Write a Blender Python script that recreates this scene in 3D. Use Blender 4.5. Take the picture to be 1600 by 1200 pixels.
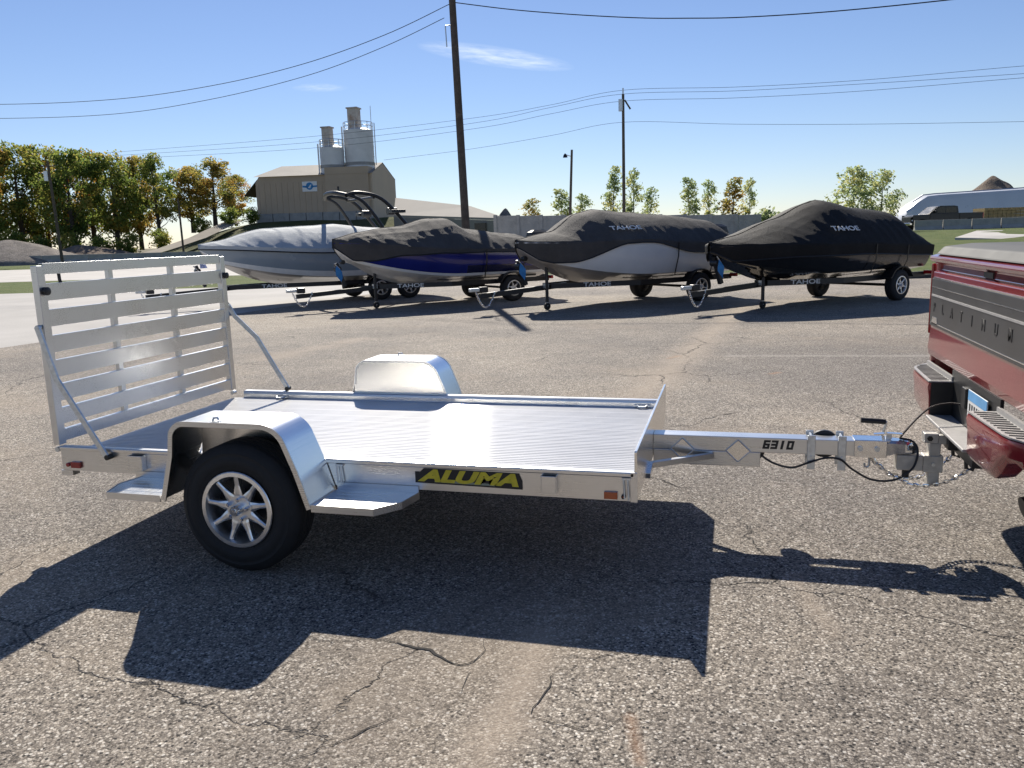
import bpy, bmesh, math, random
from mathutils import Vector, Matrix, noise
random.seed(7)
R = math.radians
for o in list(bpy.data.objects): bpy.data.objects.remove(o)
scene = bpy.context.scene
COL = scene.collection

# ------------------------------------------------------------------ camera, sky, sun, exposure
CAM = Vector((3.4741, -3.4475, 1.5526)); YAW, PITCH, ROLL, FPX = -0.2663, -0.1796, -0.0297, 1263.13
FW = Vector((math.sin(YAW)*math.cos(PITCH), math.cos(YAW)*math.cos(PITCH), math.sin(PITCH)))
RT = Vector((math.cos(YAW), -math.sin(YAW), 0)); UP = RT.cross(FW)
R2 = math.cos(ROLL)*RT + math.sin(ROLL)*UP; U2 = -math.sin(ROLL)*RT + math.cos(ROLL)*UP
cd = bpy.data.cameras.new('camera'); cam = bpy.data.objects.new('camera', cd); COL.objects.link(cam)
cd.sensor_width = 36; cd.lens = FPX/1600*36; cd.clip_start = .05; cd.clip_end = 4000
cam.matrix_world = Matrix(((R2.x, U2.x, -FW.x, CAM.x), (R2.y, U2.y, -FW.y, CAM.y), (R2.z, U2.z, -FW.z, CAM.z), (0, 0, 0, 1)))
scene.camera = cam

SUN = Vector((-.323, .747, .6135)).normalized()
ELEV = math.asin(SUN.z); AZ = math.atan2(SUN.x, SUN.y)
world = bpy.data.worlds.new('World'); scene.world = world; world.use_nodes = True
wt = world.node_tree; wt.nodes.clear()
wo = wt.nodes.new('ShaderNodeOutputWorld'); bg = wt.nodes.new('ShaderNodeBackground')
sky = wt.nodes.new('ShaderNodeTexSky'); sky.sky_type = 'NISHITA'; sky.sun_disc = False
sky.sun_elevation = ELEV; sky.sun_rotation = AZ; sky.altitude = 300; sky.air_density = 1.0; sky.dust_density = .05; sky.ozone_density = 2.5
bg.inputs[1].default_value = .064
tint = wt.nodes.new('ShaderNodeMix'); tint.data_type = 'RGBA'; tint.blend_type = 'MULTIPLY'; tint.inputs[0].default_value = 1; tint.inputs[7].default_value = (.90, .905, 1.05, 1)
wt.links.new(sky.outputs[0], tint.inputs[6]); wt.links.new(bg.outputs[0], wo.inputs[0])
def wnode(t, **k):
    n = wt.nodes.new(t)
    for a, v in k.items(): setattr(n, a, v)
    return n
def wmath(op, a, b=None):
    n = wnode('ShaderNodeMath', operation=op)
    for i, v in enumerate((a, b)):
        if v is None: continue
        if isinstance(v, (int, float)): n.inputs[i].default_value = v
        else: wt.links.new(v, n.inputs[i])
    return n.outputs[0]
wc = wnode('ShaderNodeTexCoord'); last = tint.outputs[2]
for (cx, cy), (hw, hh), tilt, amt in (((775, 88), (.092, .0115), -.13, .62), ((500, 137), (.032, .005), 0.0, .3)):
    dv = (FW+R2*((cx-800)/FPX)-U2*((cy-600)/FPX)).normalized(); e1 = (R2-dv*R2.dot(dv)).normalized(); e2 = dv.cross(e1)*-1; e2 = e2 if e2.z > 0 else -e2
    e1, e2 = e1*math.cos(tilt)+e2*math.sin(tilt), e2*math.cos(tilt)-e1*math.sin(tilt)
    def wdot(v, sc):
        n = wnode('ShaderNodeVectorMath', operation='DOT_PRODUCT'); wt.links.new(wc.outputs['Generated'], n.inputs[0]); n.inputs[1].default_value = v; return wmath('DIVIDE', n.outputs['Value'], sc)
    a, b_ = wdot(e1, hw), wdot(e2, hh); ff = wdot(dv, 1.0)
    r2 = wmath('ADD', wmath('MULTIPLY', a, a), wmath('MULTIPLY', b_, b_))
    cv = wnode('ShaderNodeCombineXYZ'); wt.links.new(wmath('ADD', wmath('MULTIPLY', a, 1.6), wmath('MULTIPLY', b_, -.5)), cv.inputs[0]); wt.links.new(wmath('MULTIPLY', b_, 1.3), cv.inputs[1])
    nz_ = wnode('ShaderNodeTexNoise'); nz_.inputs['Scale'].default_value = 1.7; nz_.inputs['Detail'].default_value = 7; nz_.inputs['Roughness'].default_value = .6; wt.links.new(cv.outputs[0], nz_.inputs['Vector'])
    k = wmath('MULTIPLY', wmath('MAXIMUM', wmath('SUBTRACT', 1.0, r2), 0.0), wmath('MULTIPLY', wmath('MAXIMUM', wmath('SUBTRACT', nz_.outputs[0], .3), 0.0), 2.6))
    k = wmath('MULTIPLY', wmath('MINIMUM', k, 1.0), wmath('MULTIPLY', wmath('GREATER_THAN', ff, 0.0), amt))
    mxc = wnode('ShaderNodeMix', data_type='RGBA'); wt.links.new(k, mxc.inputs[0]); wt.links.new(last, mxc.inputs[6]); mxc.inputs[7].default_value = (11, 11.8, 12.5, 1); last = mxc.outputs[2]
wt.links.new(last, bg.inputs[0])
sd = bpy.data.lights.new('sun', 'SUN'); sun = bpy.data.objects.new('sun', sd); COL.objects.link(sun)
sd.energy = 5.0; sd.angle = R(.53); sd.color = (1, .93, .82)
sun.rotation_euler = (-SUN).to_track_quat('-Z', 'Y').to_euler()
vs = scene.view_settings; vs.view_transform = 'Standard'; vs.look = 'None'; vs.exposure = 0.62; vs.gamma = 1; vs.use_curve_mapping = False

# pixel -> direction / position (distances come from the ground or typical sizes)
def ray(x, y): return FW + R2*((x-800)/FPX) - U2*((y-600)/FPX)
def gnd(x, y, z=0.0):
    d = ray(x, y); return CAM + d*((z-CAM.z)/d.z)
FH = Vector((FW.x, FW.y, 0)).normalized()
def at(x, y, d):
    v = ray(x, y); return CAM + v*(d/v.dot(FH))
def horizon(x):
    a, b = ray(x, 0).z, ray(x, 1200).z; return 1200*a/(a-b)
def spot(x, d, z=0.0):                     # ground point under pixel column x at distance d
    p = at(x, horizon(x), d); return Vector((p.x, p.y, z))

# ------------------------------------------------------------------ materials
MATS = {}
def nodes(m):
    m.use_nodes = True; nt = m.node_tree; return nt, nt.nodes['Principled BSDF'], nt.nodes, nt.links
def plain(name, col, rough=.5, metal=0.0, var=.12, scale=8, bump=0, bscale=60, coat=0, spec=None, aniso=0):
    if name in MATS: return MATS[name]
    m = bpy.data.materials.new(name); nt, b, N, Lk = nodes(m)
    tc = N.new('ShaderNodeTexCoord'); nz = N.new('ShaderNodeTexNoise'); nz.inputs['Scale'].default_value = scale; nz.inputs['Detail'].default_value = 6
    Lk.new(tc.outputs['Object'], nz.inputs['Vector'])
    rp = N.new('ShaderNodeValToRGB'); c = Vector(col)
    lo, hi = c*(1-var), c*(1+var)
    rp.color_ramp.elements[0].position = .3; rp.color_ramp.elements[1].position = .7
    rp.color_ramp.elements[0].color = (*lo, 1); rp.color_ramp.elements[1].color = (min(hi.x, 1), min(hi.y, 1), min(hi.z, 1), 1)
    Lk.new(nz.outputs[0], rp.inputs[0]); Lk.new(rp.outputs[0], b.inputs['Base Color'])
    mr = N.new('ShaderNodeMapRange'); mr.inputs['To Min'].default_value = max(rough-.07, .02); mr.inputs['To Max'].default_value = min(rough+.07, 1)
    Lk.new(nz.outputs[0], mr.inputs[0]); Lk.new(mr.outputs[0], b.inputs['Roughness'])
    b.inputs['Metallic'].default_value = metal
    if coat: b.inputs['Coat Weight'].default_value = coat; b.inputs['Coat Roughness'].default_value = .04
    if spec is not None: b.inputs['Specular IOR Level'].default_value = spec
    if bump:
        n2 = N.new('ShaderNodeTexNoise'); n2.inputs['Scale'].default_value = bscale; n2.inputs['Detail'].default_value = 4
        Lk.new(tc.outputs['Object'], n2.inputs['Vector'])
        bp = N.new('ShaderNodeBump'); bp.inputs['Strength'].default_value = bump; bp.inputs['Distance'].default_value = .01
        Lk.new(n2.outputs[0], bp.inputs['Height']); Lk.new(bp.outputs[0], b.inputs['Normal'])
    MATS[name] = m; return m

def brushed(name, col, rough, stretch=(2, 260, 260), bump=.15, var=.06):
    """mill-finish aluminium with drawing lines along X"""
    m = bpy.data.materials.new(name); nt, b, N, Lk = nodes(m)
    tc = N.new('ShaderNodeTexCoord'); mp = N.new('ShaderNodeMapping'); mp.inputs['Scale'].default_value = stretch
    Lk.new(tc.outputs['Object'], mp.inputs[0])
    nz = N.new('ShaderNodeTexNoise'); nz.inputs['Scale'].default_value = 1; nz.inputs['Detail'].default_value = 3; Lk.new(mp.outputs[0], nz.inputs['Vector'])
    n2 = N.new('ShaderNodeTexNoise'); n2.inputs['Scale'].default_value = 3.5; n2.inputs['Detail'].default_value = 6; Lk.new(tc.outputs['Object'], n2.inputs['Vector'])
    rp = N.new('ShaderNodeValToRGB'); c = Vector(col)
    rp.color_ramp.elements[0].color = (*(c*(1-var)), 1); rp.color_ramp.elements[1].color = (*[min(v, 1) for v in c*(1+var)], 1)
    rp.color_ramp.elements[0].position = .3; rp.color_ramp.elements[1].position = .7
    mx = N.new('ShaderNodeMath'); mx.operation = 'MULTIPLY_ADD'; mx.inputs[1].default_value = .5; Lk.new(nz.outputs[0], mx.inputs[0])
    hf = N.new('ShaderNodeMath'); hf.operation = 'MULTIPLY'; hf.inputs[1].default_value = .5; Lk.new(n2.outputs[0], hf.inputs[0]); Lk.new(hf.outputs[0], mx.inputs[2])
    Lk.new(mx.outputs[0], rp.inputs[0]); Lk.new(rp.outputs[0], b.inputs['Base Color'])
    mr = N.new('ShaderNodeMapRange'); mr.inputs['To Min'].default_value = rough-.08; mr.inputs['To Max'].default_value = rough+.1
    Lk.new(mx.outputs[0], mr.inputs[0]); Lk.new(mr.outputs[0], b.inputs['Roughness'])
    b.inputs['Metallic'].default_value = 1
    bp = N.new('ShaderNodeBump'); bp.inputs['Strength'].default_value = bump; bp.inputs['Distance'].default_value = .002
    Lk.new(nz.outputs[0], bp.inputs['Height']); Lk.new(bp.outputs[0], b.inputs['Normal'])
    MATS[name] = m; return m

SANDY, RUSTY, PALE = (.40, .33, .26), (.38, .2, .1), (.42, .39, .35)
LOTMARKS = [((845, 1000), (740, 1215), .13, SANDY, .9), ((1170, 470), (985, 630), .34, SANDY, .8), ((1140, 556), (1460, 556), .10, PALE, .6), ((420, 560), (560, 530), .35, SANDY, .6), ((985, 1120), (1000, 1190), .03, RUSTY, .5), ((1205, 584), (1215, 582), .05, RUSTY, .7), ((1045, 560), (1060, 556), .05, RUSTY, .5), ((1240, 900), (1300, 990), .07, SANDY, .6), ((700, 470), (1500, 470), .4, SANDY, .5), ((60, 640), (260, 560), .3, SANDY, .5)]
def paving(name, kind):
    """weathered asphalt with exposed stones ('lot'), smooth concrete ('slab'), light road ('road')"""
    m = bpy.data.materials.new(name); nt, b, N, Lk = nodes(m)
    tc = N.new('ShaderNodeTexCoord')
    def nz(scale, detail=5, rough=.55):
        n = N.new('ShaderNodeTexNoise'); n.inputs['Scale'].default_value = scale; n.inputs['Detail'].default_value = detail; n.inputs['Roughness'].default_value = rough
        Lk.new(tc.outputs['Object'], n.inputs['Vector']); return n
    def ramp(src, stops):
        r = N.new('ShaderNodeValToRGB'); e = r.color_ramp.elements
        while len(e) < len(stops): e.new(.5)
        for i, (p, c) in enumerate(stops): e[i].position = p; e[i].color = (*c, 1) if len(c) == 3 else c
        Lk.new(src, r.inputs[0]); return r
    def mix(a, c, fac, mode='MIX'):
        x = N.new('ShaderNodeMix'); x.data_type = 'RGBA'; x.blend_type = mode
        if isinstance(fac, float): x.inputs[0].default_value = fac
        else: Lk.new(fac, x.inputs[0])
        for s, v in ((6, a), (7, c)):
            if isinstance(v, tuple): x.inputs[s].default_value = (*v, 1)
            else: Lk.new(v, x.inputs[s])
        return x.outputs[2]
    if kind == 'lot':
        vo = N.new('ShaderNodeTexVoronoi'); vo.inputs['Scale'].default_value = 135; Lk.new(tc.outputs['Object'], vo.inputs['Vector'])
        vb = N.new('ShaderNodeTexVoronoi'); vb.inputs['Scale'].default_value = 62; Lk.new(tc.outputs['Object'], vb.inputs['Vector'])
        sep = N.new('ShaderNodeSeparateColor'); Lk.new(vo.outputs['Color'], sep.inputs[0])
        sep2 = N.new('ShaderNodeSeparateColor'); Lk.new(vb.outputs['Color'], sep2.inputs[0])
        stone = ramp(sep.outputs[0], [(0, (.03, .028, .028)), (.2, (.13, .118, .106)), (.55, (.25, .225, .195)), (.85, (.40, .365, .32)), (1, (.75, .71, .65))])
        big = ramp(sep2.outputs[1], [(0, (.06, .055, .052)), (.4, (.22, .2, .178)), (.9, (.36, .33, .29)), (1, (.7, .67, .61))])
        col = mix(stone.outputs[0], big.outputs[0], .35)
        gap = ramp(vo.outputs['Distance'], [(0, (1, 1, 1)), (.45, (1, 1, 1)), (.8, (.42, .4, .38))]); col = mix(col, gap.outputs[0], .8, 'MULTIPLY')
        fine = nz(330, 2); fr = ramp(fine.outputs[0], [(.32, (.5, .5, .51)), (.55, (1.0, 1, 1))]); col = mix(col, fr.outputs[0], .5, 'MULTIPLY'); col = mix(col, (1.36, 1.34, 1.32), 1.0, 'MULTIPLY')
        pit = N.new('ShaderNodeMath'); pit.operation = 'LESS_THAN'; Lk.new(sep2.outputs[2], pit.inputs[0]); pit.inputs[1].default_value = .1
        pd = ramp(vb.outputs['Distance'], [(.25, (1, 1, 1)), (.42, (0, 0, 0))]); pm2 = N.new('ShaderNodeMath'); pm2.operation = 'MULTIPLY'; Lk.new(pit.outputs[0], pm2.inputs[0]); Lk.new(pd.outputs[0], pm2.inputs[1]); col = mix(col, (.03, .028, .028), pm2.outputs[0])
        fl = N.new('ShaderNodeMath'); fl.operation = 'GREATER_THAN'; Lk.new(sep2.outputs[2], fl.inputs[0]); fl.inputs[1].default_value = .95
        pm3 = N.new('ShaderNodeMath'); pm3.operation = 'MULTIPLY'; Lk.new(fl.outputs[0], pm3.inputs[0]); Lk.new(pd.outputs[0], pm3.inputs[1]); col = mix(col, (.66, .63, .58), pm3.outputs[0])
        # sandy patches, darker bare binder patches
        p1 = nz(.55, 8, .62); sand = ramp(p1.outputs[0], [(.52, (0, 0, 0)), (.66, (1, 1, 1))])
        sandc = mix(col, (.36, .30, .235), .42); col = mix(col, sandc, sand.outputs[0])
        p2 = nz(.23, 7, .6); dk = ramp(p2.outputs[0], [(.42, (.66, .66, .68)), (.6, (1.06, 1.04, 1.0))]); col = mix(col, dk.outputs[0], .85, 'MULTIPLY')
        p3 = nz(3.1, 6, .7); md = ramp(p3.outputs[0], [(.3, (.78, .77, .77)), (.7, (1.1, 1.09, 1.07))]); col = mix(col, md.outputs[0], .7, 'MULTIPLY')
        # trodden sandy tracks and rust spots with places of their own
        wob = nz(2.2, 6, .7)
        for (ax, ay), (bx, by), w, c, am in LOTMARKS:
            A, B = gnd(ax, ay), gnd(bx, by); dv = B-A
            sb = N.new('ShaderNodeVectorMath'); sb.operation = 'SUBTRACT'; Lk.new(tc.outputs['Object'], sb.inputs[0]); sb.inputs[1].default_value = A
            dt = N.new('ShaderNodeVectorMath'); dt.operation = 'DOT_PRODUCT'; Lk.new(sb.outputs[0], dt.inputs[0]); dt.inputs[1].default_value = dv/dv.length_squared
            cl = N.new('ShaderNodeClamp'); Lk.new(dt.outputs['Value'], cl.inputs[0])
            sc = N.new('ShaderNodeVectorMath'); sc.operation = 'SCALE'; sc.inputs[0].default_value = dv; Lk.new(cl.outputs[0], sc.inputs['Scale'])
            ds = N.new('ShaderNodeVectorMath'); ds.operation = 'DISTANCE'; Lk.new(sb.outputs[0], ds.inputs[0]); Lk.new(sc.outputs[0], ds.inputs[1])
            q = N.new('ShaderNodeMath'); q.operation = 'MULTIPLY_ADD'; Lk.new(wob.outputs[0], q.inputs[0]); q.inputs[1].default_value = w*2.4; Lk.new(ds.outputs['Value'], q.inputs[2])
            mr = N.new('ShaderNodeMapRange'); Lk.new(q.outputs[0], mr.inputs[0]); mr.inputs[1].default_value = w*1.1; mr.inputs[2].default_value = w*2.3; mr.inputs[3].default_value = am; mr.inputs[4].default_value = 0
            col = mix(col, mix(col, c, .75), mr.outputs[0])
        # cracks
        wv = nz(1.6, 6, .65); ad = N.new('ShaderNodeVectorMath'); ad.operation = 'MULTIPLY_ADD'; ad.inputs[1].default_value = (.55, .55, 0)
        Lk.new(wv.outputs['Color'], ad.inputs[0]); Lk.new(tc.outputs['Object'], ad.inputs[2])
        vc = N.new('ShaderNodeTexVoronoi'); vc.feature = 'DISTANCE_TO_EDGE'; vc.inputs['Scale'].default_value = .62; Lk.new(ad.outputs[0], vc.inputs['Vector'])
        ck = ramp(vc.outputs['Distance'], [(0, (1, 1, 1)), (.0016, (1, 1, 1)), (.0042, (0, 0, 0))])
        pm = nz(.42, 3); msk = ramp(pm.outputs[0], [(.5, (0, 0, 0)), (.58, (1, 1, 1))])
        cm = N.new('ShaderNodeMath'); cm.operation = 'MULTIPLY'; Lk.new(ck.outputs[0], cm.inputs[0]); Lk.new(msk.outputs[0], cm.inputs[1])
        col = mix(col, (.03, .027, .025), cm.outputs[0])
        # height: stones proud, cracks sunk
        h = N.new('ShaderNodeMath'); h.operation = 'MULTIPLY_ADD'; h.inputs[1].default_value = -.6; Lk.new(vo.outputs['Distance'], h.inputs[0]); Lk.new(fine.outputs[0], h.inputs[2])
        h2 = N.new('ShaderNodeMath'); h2.operation = 'MULTIPLY_ADD'; h2.inputs[1].default_value = -3; Lk.new(cm.outputs[0], h2.inputs[0]); Lk.new(h.outputs[0], h2.inputs[2])
        h3 = N.new('ShaderNodeMath'); h3.operation = 'ADD'; Lk.new(h2.outputs[0], h3.inputs[0]); Lk.new(sep2.outputs[0], h3.inputs[1])
        bp = N.new('ShaderNodeBump'); bp.inputs['Strength'].default_value = .75; bp.inputs['Distance'].default_value = .006
        Lk.new(h3.outputs[0], bp.inputs['Height']); Lk.new(bp.outputs[0], b.inputs['Normal'])
        b.inputs['Roughness'].default_value = .85
    else:
        base = {'slab': (.40, .385, .365), 'road': (.47, .45, .42)}[kind]
        p = nz(.4, 7, .6); r = ramp(p.outputs[0], [(.3, tuple(v*.86 for v in base)), (.7, tuple(v*1.1 for v in base))])
        f = nz(30, 4); r2 = ramp(f.outputs[0], [(.3, (.85, .85, .85)), (.7, (1.08, 1.08, 1.08))]); col = mix(r.outputs[0], r2.outputs[0], .6, 'MULTIPLY')
        b.inputs['Roughness'].default_value = .9
    Lk.new(col, b.inputs['Base Color']); b.inputs['Specular IOR Level'].default_value = .25
    MATS[name] = m; return m

def mottled(name, cols, scale, rough=.95, bump=.4, bscale=None, detail=8):
    m = bpy.data.materials.new(name); nt, b, N, Lk = nodes(m)
    tc = N.new('ShaderNodeTexCoord'); n = N.new('ShaderNodeTexNoise'); n.inputs['Scale'].default_value = scale; n.inputs['Detail'].default_value = detail; n.inputs['Roughness'].default_value = .65
    Lk.new(tc.outputs['Object'], n.inputs['Vector'])
    r = N.new('ShaderNodeValToRGB'); e = r.color_ramp.elements
    while len(e) < len(cols): e.new(.5)
    for i, c in enumerate(cols): e[i].position = .28+.44*i/(len(cols)-1); e[i].color = (*c, 1)
    Lk.new(n.outputs[0], r.inputs[0]); Lk.new(r.outputs[0], b.inputs['Base Color']); b.inputs['Roughness'].default_value = rough; b.inputs['Specular IOR Level'].default_value = .2
    if bump:
        n2 = N.new('ShaderNodeTexNoise'); n2.inputs['Scale'].default_value = bscale or scale*6; n2.inputs['Detail'].default_value = 6; Lk.new(tc.outputs['Object'], n2.inputs['Vector'])
        bp = N.new('ShaderNodeBump'); bp.inputs['Strength'].default_value = bump; bp.inputs['Distance'].default_value = .3; Lk.new(n2.outputs[0], bp.inputs['Height']); Lk.new(bp.outputs[0], b.inputs['Normal'])
    MATS[name] = m; return m

def leafmat(name, cols, clump=.5):
    m = bpy.data.materials.new(name); nt, b, N, Lk = nodes(m)
    g = N.new('ShaderNodeNewGeometry'); tc = N.new('ShaderNodeTexCoord'); oi = N.new('ShaderNodeObjectInfo')
    n = N.new('ShaderNodeTexNoise'); n.inputs['Scale'].default_value = clump; n.inputs['Detail'].default_value = 2
    av = N.new('ShaderNodeVectorMath'); av.operation = 'MULTIPLY_ADD'; av.inputs[1].default_value = (40, 40, 40); Lk.new(oi.outputs['Random'], av.inputs[0]); Lk.new(tc.outputs['Object'], av.inputs[2]); Lk.new(av.outputs[0], n.inputs['Vector'])
    a = N.new('ShaderNodeMath'); a.operation = 'MULTIPLY_ADD'; a.inputs[1].default_value = .35; Lk.new(g.outputs['Random Per Island'], a.inputs[0])
    s = N.new('ShaderNodeMath'); s.operation = 'MULTIPLY_ADD'; s.inputs[1].default_value = 1.5; s.inputs[2].default_value = -.42; Lk.new(n.outputs[0], s.inputs[0]); Lk.new(s.outputs[0], a.inputs[2])
    r = N.new('ShaderNodeValToRGB'); e = r.color_ramp.elements
    while len(e) < len(cols): e.new(.5)
    for i, c in enumerate(cols): e[i].position = .15+.7*i/(len(cols)-1); e[i].color = (*c, 1)
    Lk.new(a.outputs[0], r.inputs[0]); Lk.new(r.outputs[0], b.inputs['Base Color']); b.inputs['Roughness'].default_value = .6; b.inputs['Specular IOR Level'].default_value = .25
    tr = N.new('ShaderNodeBsdfTranslucent'); Lk.new(r.outputs[0], tr.inputs[0]); ms = N.new('ShaderNodeMixShader'); ms.inputs[0].default_value = .6
    Lk.new(b.outputs[0], ms.inputs[1]); Lk.new(tr.outputs[0], ms.inputs[2]); Lk.new(ms.outputs[0], N['Material Output'].inputs[0])
    MATS[name] = m; return m

ALU = brushed('aluminium', (.68, .685, .69), .28, bump=.06, var=.06)
DECK = brushed('deck_aluminium', (.73, .725, .71), .5, stretch=(.7, 120, 120), bump=.06, var=.13)
def add_sheen(m, rough, an, fac):
    nt = m.node_tree; N, Lk = nt.nodes, nt.links; b = N['Principled BSDF']
    t = N.new('ShaderNodeTangent'); t.direction_type = 'UV_MAP'; t.uv_map = 'brush'; prev = b.outputs[0]
    for rgh, a_, f_ in ((rough, an, fac), (rough*1.3, an*.97, .2)):
        g = N.new('ShaderNodeBsdfAnisotropic'); g.distribution = 'BECKMANN'; g.inputs['Roughness'].default_value = rgh; g.inputs['Anisotropy'].default_value = a_
        Lk.new(b.inputs['Base Color'].links[0].from_socket, g.inputs['Color']); Lk.new(t.outputs[0], g.inputs['Tangent'])
        ms = N.new('ShaderNodeMixShader'); ms.inputs[0].default_value = f_; Lk.new(prev, ms.inputs[1]); Lk.new(g.outputs[0], ms.inputs[2]); prev = ms.outputs[0]
    Lk.new(prev, N['Material Output'].inputs[0])
DECK.node_tree.nodes['Principled BSDF'].inputs['Metallic'].default_value = 0
add_sheen(DECK, .25, .85, .42)
FEND = brushed('fender_aluminium', (.86, .87, .88), .24, stretch=(180, 3, 180), bump=.05)
PANEL = brushed('panel_aluminium', (.84, .82, .78), .22, bump=.03)
GALV = plain('galvanised_steel', (.62, .64, .65), .38, .9, .15, 40)
CHROME = plain('bright_zinc', (.8, .8, .8), .16, 1, .06, 30)
CAST = plain('hitch_aluminium', (.50, .48, .44), .5, .5, .12, 30)
RUBBER = plain('tyre_rubber', (.012, .012, .013), .75, 0, .25, 30, .15, 120)
BLACK = plain('black_plastic', (.012, .012, .013), .45, 0, .2, 20)
BLACKM = plain('black_painted_steel', (.014, .014, .016), .4, 0, .25, 10)
REDL = plain('red_lens', (.30, .008, .01), .18, 0, .1, 30, coat=.5)
AMB = plain('amber_lens', (.42, .07, .012), .2, 0, .1, 30, coat=.5)
YEL = plain('decal_yellow', (.62, .50, .03), .45, 0, .12, 30)
RUBY = plain('ruby_paint', (.24, .016, .022), .2, .2, .12, 3, coat=.8)
WHITE = plain('white_paint', (.78, .78, .76), .4, 0, .06, 6)
WOOD = plain('weathered_pole_wood', (.085, .07, .056), .9, 0, .3, 6, .5, 30)
RIM = plain('machined_rim', (.82, .82, .82), .32, 1, .06, 20)
LOT = paving('stone_asphalt', 'lot'); SLAB = paving('grey_concrete', 'slab'); ROAD = paving('light_road', 'road')
GRASS = mottled('mown_grass', [(.055, .085, .018), (.085, .115, .028), (.13, .135, .05)], .8, bump=.5, bscale=12)
EARTH = mottled('field_earth', [(.10, .085, .05), (.14, .12, .075), (.10, .11, .045)], .15)

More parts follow.
